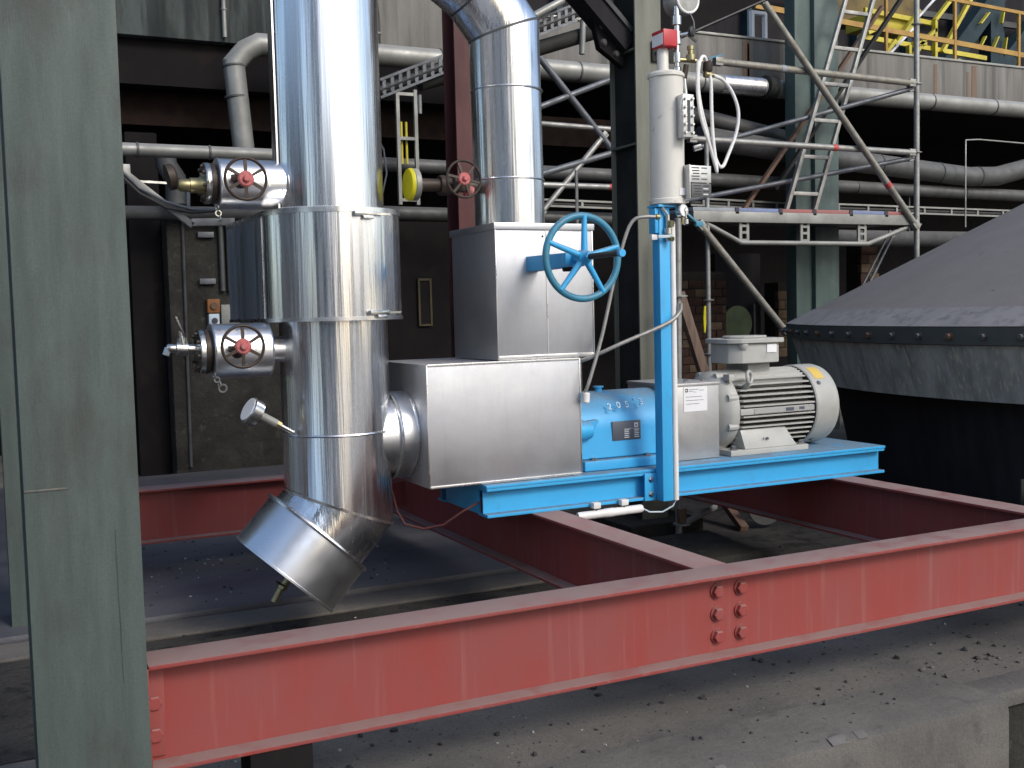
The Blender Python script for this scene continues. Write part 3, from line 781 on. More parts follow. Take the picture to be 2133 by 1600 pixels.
mb = MB(); mb.prism([(xc - .30, yc - .03, 3.38), (xc - .108, yc - .03, 3.26), (xc - .108, yc - .03, 3.66), (xc - .36, yc - .03, 3.62)], (0, .06, 0), .004); mb.build("gusset_plate", M['soot'], t)
mb = MB(); mb.box(xc + .02, xc + .24, yc - .19, yc - .173, 3.28, 3.42, .004); mb.build("splice_plate", M['steel_dark'], t)
for (x, z) in ((xc - .27, 3.42), (xc - .28, 3.53), (xc - .17, 3.35), (xc - .2, 3.57)):
    mb = MB(); mb.bolt((x, yc - .03, z), (0, -1, 0), .02, .016); mb.build("bolt", M['pipe_dark'], t)
mb = MB(); mb.bolt((xc + .06, yc - .19, 3.35), (0, -1, 0), .022, .02); mb.build("bolt", M['pipe_grey'], t)

# teal column at the right, in front of the spandrel
t = thing("steel_column", "teal green double column right of centre behind the ladder", "column", (9.65, 10.72, 0))
mb = MB(); mb.box(9.42, 9.80, 10.60, 10.85, 0, 7.2, .004); mb.build("column_shaft", M['col_teal'], t)
mb = MB(); mb.box(9.165, 9.416, 10.66, 10.85, 0, 7.2, .004); mb.build("side_shaft", M['col_teal'], t)

# dark post at the right image edge
mb = MB(); mb.hcol(5.125, 4.0, 0, 0.62, 0.16, 0.16, .012, .01)
tag(mb.build("steel_post", M['steel_dark'], at=(5.125, 4.0, 0)), "black steel post at the right end of the red frame", "post")

# ------------------------------------------------------------------ red frame
Z0, Z1, FB = 0.24, 0.57, 0.16
t = thing("steel_beam", "long red primed front beam with a cluster of six bolts", "beam", (2.6, 3.43, Z0), "red beams of the pump frame")
mb = MB(); mb.ibeam_x(0.405, 5.9, 3.43, Z0, Z1, FB, 0.013, 0.009); mb.build("beam_body", M['red'], t)
bolt_me = None
for x in (2.510, 2.624):
    for z in (0.314, 0.403, 0.493):
        mb = MB(); mb.bolt((x + .025, 3.4255, z), (0, -1, 0), .0245, .023); mb.build("bolt", M['red'], t)
for z in (0.335, 0.435):
    mb = MB(); mb.bolt((0.425, 3.4255, z), (0, -1, 0), .0235, .022); mb.build("bolt", M['red'], t)
mb = MB(); mb.box(0.407, 0.455, 3.412, 3.4252, 0.27, 0.54, .002); mb.build("end_cleat", M['red'], t)
t = thing("steel_beam", "red rear beam seen left of the tall riser", "beam", (2.6, 6.96, Z0), "red beams of the pump frame")
mb = MB(); mb.ibeam_x(0.345, 2.33, 6.96, Z0, Z1, FB, 0.013, 0.009); mb.build("beam_body", M['red'], t)
mb = MB(); mb.box(2.20, 2.56, 6.965, 6.975, .30, .46); mb.build("end_cleat", M['red'], t)
t = thing("steel_beam", "red cross beam under the middle of the blue base", "beam", (2.57, 5.2, Z0), "red beams of the pump frame")
mb = MB(); mb.ibeam_y(3.5105, 9.0, 2.57, Z0, Z1, FB, 0.013, 0.009); mb.build("beam_body", M['red'], t)
t = thing("steel_beam", "red cross beam under the right end of the blue base", "beam", (4.56, 5.2, Z0), "red beams of the pump frame")
mb = MB(); mb.ibeam_y(3.5105, 6.8795, 4.56, Z0, Z1, FB, 0.013, 0.009); mb.build("beam_body", M['red'], t)
for i, (x, lab) in enumerate(((0.795, "short dark stub leg under the left end of the front beam"),)):
    mb = MB(); mb.box(x - .10, x + .10, 3.355, 3.505, -0.0, 0.2385, .004)
    tag(mb.build("stub_leg", M['soot'], at=(x, 3.43, 0)), lab, "leg")
# bits lying under the frame
mb = MB(); mb.hexa([(3.0, 5.42, 0), (4.40, 5.36, 0), (4.5, 6.15, 0), (3.0, 6.2, 0), (3.02, 5.45, .06), (4.36, 5.40, .06), (4.46, 6.12, .06), (3.02, 6.16, .06)], .01)
tag(mb.build("concrete_pad", M['pier'], at=(3.7, 5.8, 0)), "low dark concrete pad on the ground under the blue base", "pad")
mb = MB(); mb.bar((4.95, 6.80, 0.30), (4.80, 6.15, 0.02), 0.06, 0.05, bev=.004)
tag(mb.build("steel_offcut", M['rust'], at=(4.8, 6.2, 0)), "rusty steel channel offcut leaning under the frame", "offcut")
mb = MB()
pl = [(5.0 + .17 * math.cos(a), 6.15 + .05 * math.sin(a) * 0, .20 + .17 * math.sin(a)) for a in [math.pi + math.pi * k / 16 for k in range(17)]]
mb.prism(pl, (0, .012, 0))
tag(mb.build("half_disc", M['pipe_grey'], at=(5.0, 6.15, .02)), "grey half round plate lying beside the rusty offcut", "plate")
mb = MB(); mb.cyl((5.02, 6.7, .28), (5.2, 6.66, .28), .04, n=16)
tag(mb.build("pipe_offcut", M['galv'], at=(5.1, 6.7, .2)), "short galvanised pipe offcut behind the half round plate", "offcut")
mb = MB(); mb.bar((4.40, 6.45, .42), (4.85, 6.9, .40), .02, .10)
tag(mb.build("sheet_offcut", M['pipe_grey'], at=(4.6, 6.7, .3)), "grey sheet strip behind the scaffold foot", "sheet strip")

# ------------------------------------------------------------------ blue base frame
BT = 0.735
t = thing("base_frame", "sky blue steel base frame carrying pump and motor", "base frame", (3.56, 5.24, Z1))
mb = MB(); mb.ibeam_x(2.24, 4.89, 4.965, Z1, BT - .016, 0.11, 0.016, 0.008); mb.build("front_beam", M['blue'], t)
mb = MB(); mb.ibeam_x(2.24, 4.89, 5.515, Z1, BT - .012, 0.11, 0.012, 0.008); mb.build("rear_beam", M['blue'], t)
mb = MB(); mb.box(2.236, 4.893, 4.905, 5.572, BT - .0155, BT, .003); mb.build("top_plate", M['blue'], t)
mb = MB(); mb.box(2.244, 2.254, 5.022, 5.457, Z1 + .005, BT - .014, .001); mb.build("end_plate", M['blue'], t)
mb = MB(); mb.box(4.876, 4.886, 5.022, 5.457, Z1 + .005, BT - .014, .001); mb.build("end_plate", M['blue'], t)
mb = MB(); mb.box(3.165, 3.236, 4.898, 4.9085, Z1 - .003, BT - .02, .002); mb.build("stiffener_plate", M['blue'], t)
for z in (0.602, 0.682):
    mb = MB(); mb.bolt((3.205, 4.898, z), (0, -1, 0), .013, .012); mb.build("bolt", M['chrome'], t)
for x in (2.7, 3.6, 4.2):
    mb = MB(); mb.box(x, x + .008, 4.915, 4.9605, Z1 + .0125, BT - .0245); mb.build("web_stiffener", M['blue'], t) if x < 2 else mb.bm.free()

# white capsule hung below the base
t = thing("inductive_probe", "white plastic capsule clamped below the blue base", "probe", (2.94, 4.89, .50))
mb = MB(); mb.lathe([(.019, 0), (.022, .01), (.022, .16), (.024, .165), (.024, .215), (.022, .22), (.022, .385), (.019, .395)], (2.74, 4.885, .530), (1, 0, .01), 20); mb.build("capsule_body", M['white'], t)
for x in (2.85, 3.02):
    mb = MB(); mb.box(x - .022, x + .022, 4.865, 4.905, .563, .595, .006); mb.build("clamp", M['white'], t)
    mb = MB(); mb.cyl((x, 4.885, .51), (x, 4.885, .565), .010, n=10); mb.build("clamp_stem", M['chrome'], t)
mb = MB(); mb.tube([(3.135, 4.885, .535), (3.18, 4.88, .510), (3.25, 4.86, .507), (3.31, 4.85, .535), (3.34, 4.85, .58), (3.345, 4.86, .62)], .0045, 8); mb.build("lead", M['pale_blue'], t)

# dark red cable between elbow and base
mb = MB(); mb.tube([(1.865, 5.30, .75), (1.87, 5.2, .60), (1.89, 5.15, .54), (1.97, 5.1, .515), (2.06, 5.05, .535), (2.14, 5.0, .60), (2.235, 5.0, .64)], .006, 8)
tag(mb.build("cable", M['red_dark'], at=(1.9, 5.1, .5)), "thin dark red cable drooping from the elbow to the blue base", "cable")

# ------------------------------------------------------------------ tall riser
PX, PY, PR = 1.593, 5.28, 0.267
t = thing("insulated_riser", "tall fat riser pipe in polished sheet ending in an angled capped elbow", "pipe", (PX, PY, 0.1))
mb = MB(); mb.cyl((PX, PY, 2.09), (PX, PY, 7.0), PR, n=96, caps=False); mb.build("upper_cladding", M['sheet'], t)
ax = Vector((-math.sin(R(43)), 0, -math.cos(R(43))))
kn = Vector((PX - .004, PY, .645)); ringc = kn + ax * .172; endc = kn + ax * .43
mb = MB(); mb.tube([(PX, PY, 1.60), kn, ringc + ax * .01], PR, 96, caps=False); mb.build("elbow_cladding", M['sheet'], t)
mb = MB(); mb.torus(kn, (Vector((0, 0, -1)) + ax), PR, .001, 96, 6)
nn = (Vector((0, 0, -1)) + ax).normalized()
mb2 = MB()
rg = mb2._ring(kn - nn * .003, ax, PR, 96)
pr_, nx_ = [], []
ds = Vector((0, 0, -1))
for sgn, rad, store in ((-1, PR + .004, pr_), (1, PR + .004, nx_)):
    for p in mb2._ring(Vector((PX - .004, PY, 1.0)), ds, rad, 96):
        tpar = ((kn + nn * (.007 * sgn)) - p).dot(nn) / ds.dot(nn)
        store.append(mb2.bm.verts.new(p + ds * tpar))
for i in range(96):
    j = (i + 1) % 96
    mb2.bm.faces.new((pr_[i], nx_[i], nx_[j], pr_[j]))
mb.bm.free()
mb2.build("mitre_seam", M['sheet_edge'], t)
mb = MB(); mb.lathe([(.302, -.008), (.302, .004), (.297, .008), (.297, .25), (.302, .252), (.302, .262), (.29, .262)], ringc, ax, 96); mb.build("end_cap", M['sheet_cap'], t)
mb = MB(); mb.torus(ringc, ax, .300, .010, 96, 8); mb.build("cap_rim", M['sheet_edge'], t)
sl = (ringc + ax * .012)
mb = MB(); mb.torus((PX, PY, 1.025), (0, 0, 1), PR + .001, .0065, 96, 8); mb.build("bead_ring", M['sheet_edge'], t)
mb = MB()
for z in (4.5, 3.7, 2.95, 2.35):
    mb.ball((PX - PR * .985, PY - .05, z), .008, 1)
mb.build("seam_screw", M['chrome'], t, stuff=True)
mb = MB(); mb.box(PX - PR - .004, PX - PR + .004, PY - .07, PY - .055, 2.1, 7.0); mb.build("lap_seam", M['sheet_edge'], t)
mb = MB(); mb.bar((1.578, 5.034, .622), (1.476, 5.034, .516), .006, .006, (0, 1, 0)); mb.build("skirt_seam", M['sheet_edge'], t)
q = Vector((PX + .02, PY - PR, .0))
dcen = endc + ax * .02
c = thing("drain_cock", "small brass drain cock under the capped elbow", "drain cock", dcen)
side = Vector((math.cos(R(43)), 0, -math.sin(R(43))))
b0 = endc + Vector((0.02, -.05, 0)) - side * .0
mb = MB(); mb.cyl(b0, b0 + ax * .05, .020, n=12); mb.cyl(b0 + ax * .05, b0 + ax * .075, .026, n=6); mb.build("cock_body", M['brass'], c)
mb = MB(); mb.cyl(b0 + ax * .075, b0 + ax * .13 + Vector((0, 0, -.02)), .017, n=12); mb.build("cock_outlet", M['brass'], c)
mb = MB(); mb.bar(b0 + ax * .055 + Vector((0, -.02, 0)), b0 + ax * .04 + Vector((-.05, -.03, .02)), .014, .008); mb.build("cock_lever", M['iron'], c)

# jacket round the riser valve
t = thing("valve_jacket", "removable U shaped polished jacket with latches round the tall riser", "jacket", (PX, PY, 1.58))
JR = 0.340; JZ0, JZ1 = 1.580, 2.098
arc = [(PX + JR * math.cos(a), PY + JR * math.sin(a)) for a in [math.pi + math.pi * k / 64 for k in range(65)]]
outline = [(PX - JR, 6.08)] + arc + [(PX + JR, 6.08)]
mb = MB()
lo = [mb.bm.verts.new((x, y, JZ0 + .012)) for x, y in outline]; hi = [mb.bm.verts.new((x, y, JZ1 - .012)) for x, y in outline]
for i in range(len(outline) - 1):
    mb.bm.faces.new((lo[i], lo[i + 1], hi[i + 1], hi[i]))
mb.bm.faces.new((lo[-1], lo[0], hi[0], hi[-1]))
jw = mb.build("jacket_wall", M['sheet'], t)
for sx in (-1, 1):
    mb = MB(); mb.box(PX + sx * (JR + .0005), PX + sx * (JR + .003), PY + .02, 6.075, JZ0 + .012, JZ1 - .012); mb.build("side_sheet", M['sheet_side'], t)


def lip(z0, z1, off):
    mb = MB()
    o2 = [(PX - JR - off, 6.08 + off)] + [(PX + (JR + off) * math.cos(a), PY + (JR + off) * math.sin(a)) for a in [math.pi + math.pi * k / 64 for k in range(65)]] + [(PX + JR + off, 6.08 + off)]
    mb.prism([(x, y, z0) for x, y in o2], (0, 0, z1 - z0))
    return mb


lip(JZ1 - .014, JZ1 + .010, .006).build("top_lid", M['sheet_edge'], t)
lip(JZ0 - .004, JZ0 + .014, .006).build("bottom_lid", M['sheet_edge'], t)
mb = MB(); mb.box(PX - JR - .004, PX - JR + .002, PY - .004, PY + .012, JZ0, JZ1); mb.build("corner_strip", M['sheet_edge'], t)


def latch(az, z):
    c = Vector((PX + (JR + .012) * math.sin(az), PY - (JR + .012) * math.cos(az), z))
    tx = Vector((math.cos(az), math.sin(az), 0))
    mb = MB(); mb.bar(c - tx * .065, c + tx * .055, .022, .024, bev=.004); mb.bar(c + tx * .05, c + tx * .13, .012, .010)
    o = mb.build("latch", M['chrome'], t)
    mb = MB(); mb.bar(c - tx * .02 + Vector((0, 0, -.018)), c + tx * .035 + Vector((0, 0, -.018)), .026, .016, bev=.002)
    mb.build("latch_hook", M['sheet_edge'], o)


latch(R(12), JZ1 - .022); latch(R(22), JZ0 + .030)
mb = MB()
for a_ in range(44):
    an = R(-60 + a_ * 1.6)
    c0 = Vector((PX + (JR - .004) * math.sin(an), PY - (JR - .004) * math.cos(an), JZ1 + .012))
    mb.ball(c0, .0035, 1)
mb.build("crimp_edge", M['sheet_edge'], t, stuff=True)

# dial thermometer
t = thing("dial_thermometer", "round dial thermometer on a sloping stem left of the tall riser", "thermometer", (1.28, 5.14, 1.07))
gd = Vector((-.115, -.02, .068)).normalized()
g0 = Vector((1.335, 5.15, 1.045))
mb = MB(); mb.cyl(g0, g0 + gd * .10, .012, n=12); mb.build("stem", M['chrome'], t)
mb = MB(); mb.cyl(g0 + gd * .075, g0 + gd * .10, .019, n=6); mb.build("stem_nut", M['brass'], t)
mb = MB(); mb.lathe([(.021, .10), (.021, .20)], g0, gd, 16); mb.build("stem_sleeve", M['pipe_pale'], t)
mb = MB(); mb.lathe([(.03, .197), (.064, .205), (.066, .22), (.066, .252), (.06, .257)], g0, gd, 40); mb.build("dial_case", M['chrome'], t)
mb = MB(); mb.lathe([(.057, .2572), (.057, .2592)], g0, gd, 40); mb.build("dial_face", M['gauge_face'], t)

# ------------------------------------------------------------------ gate valves with handwheels
def handwheel(c, axis, rr, parent, spokes=6, rim=.007, hub=.034, m_rim=None, m_hub=None, start=0.3):
    c = Vector(c); axis = Vector(axis).normalized()
    m_rim = m_rim or M['iron']; m_hub = m_hub or M['hub_red']
    w = MB(); w.torus(c, axis, rr, rim, 44, 8, 1.3); rim_o = w.build("handwheel", m_rim, parent)
    a = axis.cross(Vector((0, 0, 1))).normalized(); b = a.cross(axis).normalized()
    for k in range(spokes):
        an = start + 2 * math.pi * k / spokes
        d = a * math.cos(an) + b * math.sin(an)
        w = MB(); w.bar(c + d * hub * .8 + axis * .004, c + d * (rr - rim * .3), rim * 1.9, rim * 1.4, axis); w.build("spoke", m_rim, rim_o)
    w = MB(); w.lathe([(hub * .9, -.014), (hub, -.010), (hub, .008), (hub * .82, .014), (hub * .45, .014), (hub * .42, .026), (hub * .3, .030)], c, axis, 24); w.build("hub", m_hub, rim_o)
    for k in range(5):
        an = start + .5 + 2 * math.pi * k / 5
        d = a * math.cos(an) + b * math.sin(an)
        w = MB(); w.ball(c + d * hub * .68 + axis * .012, hub * .13, 1)
        w.build("hub_rivet", m_hub, rim_o)
    return rim_o


def side_valve(label, z, xl, xr, r, wheel_c, wr, start, stub):
    t = thing("gate_valve", label, "valve", (xr, PY, z), "clad gate valves on the tall riser")
    mb = MB(); mb.lathe([(r, 0), (r + .003, .004), (r, .008), (r, xr - xl - .008), (r + .003, xr - xl - .004), (r, xr - xl)], (xl, PY, z), (1, 0, 0), 56); mb.build("valve_cladding", M['sheet_cap'], t)
    mb = MB(); mb.box(xr - .09, xr - .086, PY - r - .0012, PY - r + .01, z - .02, z + r * .1); mb.build("lap_mark", M['sheet_edge'], t)
    if stub:
        mb = MB(); mb.cyl((xr - .01, PY, z), (1.40, PY, z), stub, n=40); mb.build("branch_stub", M['sheet_cap'], t)
    # flanges at the open end
    mb = MB(); mb.lathe([(r * .80, -.030), (r * .80, -.012), (r * .70, -.010), (r * .70, 0)], (xl, PY, z), (1, 0, 0), 40); mb.build("inner_flange", M['iron'], t)
    mb = MB(); mb.lathe([(r * .80, -.058), (r * .82, -.054), (r * .82, -.036), (r * .80, -.032)], (xl, PY, z), (1, 0, 0), 40); mb.build("blind_flange", M['chrome'], t)
    for k in range(8):
        an = 2 * math.pi * k / 8 + .2
        mb = MB(); mb.cyl((xl - .072, PY + r * .66 * math.cos(an), z + r * .66 * math.sin(an)), (xl - .004, PY + r * .66 * math.cos(an), z + r * .66 * math.sin(an)), .010, n=6); mb.build("flange_bolt", M['iron'], t)
    # bonnet and wheel
    wc = Vector(wheel_c)
    mb = MB(); mb.lathe([(.034, 0), (.030, .03), (.018, .035), (.014, .12)], (wc.x, PY - r + .004, z), (0, -1, 0), 20); mb.build("bonnet", M['iron'], t)
    mb = MB(); mb.bar((wc.x - .05, PY - r - .035, z + .012), (wc.x + .03, PY - r - .035, z + .012), .022, .03, bev=.003); mb.build("gland_yoke", M['iron'], t)
    handwheel(wc, (0, -1, 0), wr, t, 6, .0075, .037, start=start)
    return t


va = side_valve("upper clad side valve with red hubbed handwheel beside the tall riser", 2.236, 1.045, 1.36, .118, (1.135, 5.05, 2.234), .094, .52, 0)
# collar of the branch entering the riser
mb = MB(); mb.lathe([(.118, 0), (.135, .0), (.135, .012), (.128, .05), (.128, .1)], (1.36, PY, 2.236), (1, 0, 0), 48); mb.build("branch_collar", M['sheet_edge'], va)
vb = side_valve("lower clad side valve with red hubbed handwheel and tap beside the tall riser", 1.445, 0.985, 1.262, .130, (1.087, 5.03, 1.470), .095, .52, .062)

t = thing("hose_connector", "brass hose connector on the upper side valve", "connector", (0.90, PY, 2.22))
mb = MB(); mb.lathe([(.024, 0), (.030, .012), (.030, .05), (.036, .052), (.036, .09), (.042, .10), (.042, .115)], (.872, PY, 2.225), (1, 0, 0), 16); mb.build("connector_body", M['brass'], t)
mb = MB(); mb.lathe([(.062, 0), (.062, .03), (.05, .04)], (.84, PY + .10, 2.27), (1, 0, 0.25), 20); mb.build("connector_elbow", M['iron'], t)
t = thing("hanging_chain", "short chain hanging under the upper side valve", "chain", (1.03, PY - .05, 2.0))
for k in range(3):
    mb = MB(); mb.torus((1.035 + .004 * k, PY - .06, 2.118 - .026 * k), (0, 1, 0) if k % 2 else (1, .3, 0), .013, .004, 14, 6); mb.build("chain_link", M['chrome'], t)
t = thing("ball_cock", "bright ball cock with raised lever on the lower side valve", "tap", (.88, PY, 1.47))
mb = MB(); mb.lathe([(.016, 0), (.021, .01), (.021, .04), (.032, .045), (.034, .095), (.022, .10), (.022, .13), (.04, .135), (.04, .15)], (.785, PY, 1.468), (1, 0, -.06), 16); mb.build("tap_body", M['chrome'], t)
mb = MB(); mb.lathe([(.024, 0), (.024, .035), (.013, .04), (.013, .07)], (.86, PY - .005, 1.478), (-.1, 0, 1), 12); mb.build("tap_stem", M['chrome'], t)
mb = MB(); mb.bar((.866, PY - .01, 1.525), (.828, PY - .03, 1.615), .024, .010, (1, 0, .3), bev=.003); mb.build("tap_lever", M['chrome'], t)
mb = MB(); mb.cyl((.795, PY, 1.468), (.782, PY, 1.435), .018, n=10); mb.build("tap_spout", M['chrome'], t)
t = thing("hanging_chain", "short dark chain and shackle hanging under the lower side valve", "chain", (1.0, PY - .08, 1.27))
for k in range(3):
    mb = MB(); mb.torus((.985 + .011 * k, PY - .08, 1.335 - .021 * k), (0, 1, 0) if k % 2 else (1, .3, 0), .012, .004, 14, 6); mb.build("chain_link", M['galv'], t)
mb = MB(); mb.torus((1.021, PY - .08, 1.272), (0, 1, .2), .018, .005, 16, 6); mb.build("shackle", M['galv'], t)

# valve with yellow cover on second riser
t = thing("gate_valve", "small iron valve with red hub and yellow flange cover beside the second riser", "valve", (2.25, 5.25, 2.26))
mb = MB(); mb.cyl((2.03, 5.30, 2.262), (2.42, 5.30, 2.262), .034, n=20); mb.build("valve_body", M['iron'], t)
mb = MB(); mb.lathe([(.05, 0), (.055, .02), (.045, .06), (.034, .08)], (2.19, 5.30, 2.262), (1, 0, 0), 20); mb.build("body_flange", M['iron'], t)
mb = MB(); mb.lathe([(.078, 0), (.082, .006), (.082, .03), (.078, .034)], (2.035, 5.30, 2.262), (1, 0, 0), 40); mb.build("pipe_flange", M['pipe_pale'], t)
mb = MB(); mb.lathe([(.05, -.022), (.078, -.016), (.084, -.004), (.084, .002)], (2.032, 5.30, 2.262), (1, 0, 0), 40); mb.build("flange_cover", M['yellow'], t)
mb = MB(); mb.lathe([(.032, 0), (.028, .04), (.014, .05), (.012, .14)], (2.275, 5.295, 2.27), (0, -1, .05), 16); mb.build("bonnet", M['iron'], t)
mb = MB(); mb.box(2.235, 2.318, 5.19, 5.22, 2.225, 2.30, .006); mb.build("gland_yoke", M['iron'], t)
mb = MB(); mb.cyl((2.31, 5.23, 2.232), (2.345, 5.23, 2.222), .030, n=14); mb.build("gland_nut", M['hub_red'], t)
handwheel((2.258, 5.13, 2.277), (0, -1, .05), .093, t, 6, .0068, .033, start=.2)

# ------------------------------------------------------------------ second riser
QX, QY, QR = 2.597, 5.30, 0.187
t = thing("insulated_riser", "second slimmer polished riser bending over at the top above the square box", "pipe", (QX, QY, 2.05))
e1 = Vector((QX - .010, QY, 3.085)); e2 = e1 + Vector((-.16, .0, .20)); e3 = e2 + Vector((-1.3, 0, .85))
mb = MB(); mb.tube([(QX, QY, 2.03), e1, e2, e3], QR, 80, caps=False); mb.build("riser_cladding", M['sheet'], t)
for z in (2.294, 2.765):
    mb = MB(); mb.torus((QX - .003, QY, z), (0, 0, 1), QR + .001, .006, 80, 8); mb.build("bead_ring", M['sheet_edge'], t)


def mitre_band(P, da, db, rad, name, par):
    nn = (Vector(da).normalized() + Vector(db).normalized()).normalized(); da = Vector(da).normalized()
    w = MB(); A, B = [], []
    for s, st in ((-1, A), (1, B)):
        for p in w._ring(Vector(P) - da * .5, da, rad, 80):
            tp = ((Vector(P) + nn * (.006 * s)) - p).dot(nn) / da.dot(nn)
            st.append(w.bm.verts.new(p + da * tp))
    for i in range(80):
        j = (i + 1) % 80
        w.bm.faces.new((A[i], B[i], B[j], A[j]))
    w.build(name, M['pipe_grey'], par)


mitre_band(e1, (0, 0, 1), e2 - e1, QR + .003, "mitre_seam", t)
mitre_band(e2, e2 - e1, e3 - e2, QR + .003, "mitre_seam", t)

# ------------------------------------------------------------------ clad boxes
def clad_box(name, label, x0, x1, y0, y1, z0, z1, lid=False, seam=None):
    t = thing(name, label, "clad box", ((x0 + x1) / 2, (y0 + y1) / 2, z0))
    mb = MB(); mb.box(x0, x1, y0, y1, z0, z1, .004); mb.build("box_sheet", M['sheet_flat'], t)
    e = .0035
    for x in (x0, x1):
        for y in (y0,):
            mb = MB(); mb.box(x - e, x + e, y - e, y + e, z0 + .002, z1 - .002, .002); mb.build("corner_fold", M['sheet_edge'], t)
    mb = MB(); mb.box(x0 + e, x1 - e, y0 - e, y0 + .004, z0, z0 + (.022 if lid else .012), .001); mb.build("bottom_fold", M['sheet_edge'], t)
    mb = MB(); mb.box(x0 + e, x1 - e, y0 - e, y0 + .004, z1 - .010, z1 + .002, .001); mb.build("top_fold", M['sheet_edge'], t)
    if lid:
        mb = MB(); mb.box(x0 - .010, x1 + .010, y0 - .010, y1 + .010, z1 - .028, z1 + .006, .003); mb.build("lid", M['sheet_flat'], t)
    if seam:
        mb = MB(); mb.box(seam - .004, seam + .004, y0 - .0022, y0 + .003, z0 + .024, z1 - .03); mb.build("sheet_seam", M['sheet_edge'], t)
        w = MB()
        for z in (z1 - .06,):
            w.ball((seam - .02, y0 - .002, z), .006, 1)
        w.build("rivet", M['iron'], t)
    return t


clad_box("clad_box", "large square brushed metal insulation box over the pump on the blue base", 1.952, 2.808, 4.95, 5.65, 0.738, 1.349)
ub = clad_box("clad_box", "upper square metal insulation box behind the blue handwheel", 2.355, 2.915, 4.98, 5.54, 1.353, 2.040, True, 2.642)
# collar of the valve yoke opening
# suction stub
t = thing("suction_stub", "short round clad suction pipe between tall riser and lower box", "pipe", (1.85, PY, .98))
mb = MB(); mb.lathe([(.205, 0), (.205, .16), (.222, .165), (.222, .30)], (1.70, PY, .985), (1, 0, 0), 72, False, False); mb.build("stub_cladding", M['sheet_cap'], t)
mb = MB(); mb.torus((1.862, PY, .985), (1, 0, 0), .220, .008, 72, 8); mb.build("bead_ring", M['sheet_edge'], t)
mb = MB(); mb.torus((1.944, PY, .985), (1, 0, 0), .222, .006, 72, 8); mb.build("bead_ring", M['sheet_edge'], t)

# ------------------------------------------------------------------ blue handwheel
t = thing("blue_handwheel", "large blue spoked handwheel on a yoke sticking out of the upper box", "handwheel", (2.55, 4.45, 1.84))
hc = Vector((2.565, 4.47, 1.845)); hx = Vector((0, -1, 0))
HR = .196
mb = MB(); mb.torus(hc + Vector((0, .004, 0)), hx, HR - .002, .0165, 80, 14); mb.build("wheel_rim", M['blue_wheel'], t)
for k in range(5):
    an = R(90 + 72 * k - 3)
    d = Vector((math.cos(an), 0, math.sin(an)))
    mb = MB(); mb.lathe([(.016, 0), (.0125, HR - .045), (.0125, HR - .03)], hc + d * .03 + hx * .012, d - hx * .05, 12); mb.build("spoke", M['blue'], t)
mb = MB(); mb.lathe([(.030, -.03), (.034, -.02), (.034, .03), (.024, .04), (.020, .055)], hc, hx, 24); mb.build("hub", M['blue'], t)
mb = MB(); mb.lathe([(.022, .05), (.022, .07)], hc, hx, 6); mb.build("hub_nut", M['blue'], t)
mb = MB(); mb.lathe([(.0135, .06), (.0135, .33)], hc, hx, 16); mb.build("spindle", M['iron'], t)
mb = MB(); mb.lathe([(.017, .33), (.017, .352)], hc, hx, 16); mb.build("spindle_cap", M['blue'], t)
for dx in (-.026, .026):
    mb = MB(); mb.hexa([(2.56 + dx - .008, 4.985, 1.80), (2.56 + dx + .008, 4.985, 1.80), (2.565 + dx * .8 + .008, 4.50, 1.805), (2.565 + dx * .8 - .008, 4.50, 1.805),
                        (2.56 + dx - .008, 4.985, 1.876), (2.56 + dx + .008, 4.985, 1.876), (2.565 + dx * .8 + .008, 4.50, 1.872), (2.565 + dx * .8 - .008, 4.50, 1.872)], .002)
    mb.build("yoke_arm", M['blue'], t)
mb = MB(); mb.cyl((2.565, 4.99, 1.838), (2.565, 4.50, 1.840), .016, n=16); mb.build("stem", M['iron'], t)
mb = MB(); mb.lathe([(.022, 0), (.026, .01), (.026, .05), (.02, .06)], (2.565, 4.62, 1.785), (0, 0, 1), 16); mb.build("position_stop", M['steel_dark'], t)
mb = MB(); mb.box(2.50, 2.63, 4.52, 4.56, 1.81, 1.87, .006); mb.build("yoke_bridge", M['blue'], t)

# ------------------------------------------------------------------ bearing housing
t = thing("bearing_housing", "blue pump bearing housing with white chalk number and dark name plate", "pump", (3.08, 5.28, BT))
prof = [(5.045, .795)] + [(5.28 - .225 * math.cos(a), .94 + .205 * math.sin(a)) for a in [math.pi * k / 28 for k in range(29)]] + [(5.515, .795)]
mb = MB(); mb.prism([(2.83, y, z) for y, z in prof], (.610, 0, 0), .006); mb.build("housing", M['blue'], t)
prof2 = [(y * 1.0 + (y - 5.28) * .06, z + (z - .94) * .06 if z > .8 else z) for y, z in prof]
mb = MB(); mb.box(2.86, 3.435, 5.005, 5.555, .738, .792, .008); mb.build("foot", M['blue'], t)
mb = MB(); mb.lathe([(.0, 0), (.045, .012), (.06, .08), (.06, .1)], (2.93, 5.045, .955), (-1, 0, .02), 20, False)
mb.build("oil_boss", M['blue'], t)
mb = MB(); mb.prism([(2.83, 5.02, 1.0), (2.965, 5.02, 1.01), (2.93, 5.02, .955), (2.88, 5.02, .92), (2.83, 5.02, .90)], (0, .06, 0), .006); mb.build("side_rib", M['blue'], t)
for x in (2.93, 3.27):
    mb = MB(); mb.bolt((x, 5.03, .792), (0, 0, 1), .014, .016); mb.build("foot_bolt", M['chrome'], t)
mb = MB(); mb.lathe([(.02, 0), (.02, .02), (.03, .022), (.03, .03)], (3.10, 5.26, 1.142), (0, 0, 1), 12); mb.build("filler_plug", M['blue'], t)
mb = MB(); mb.lathe([(.03, 0), (.025, .03), (.012, .05)], (2.85, 5.15, 1.13), (-.2, 0, 1), 12); mb.build("vent_plug", M['blue'], t)
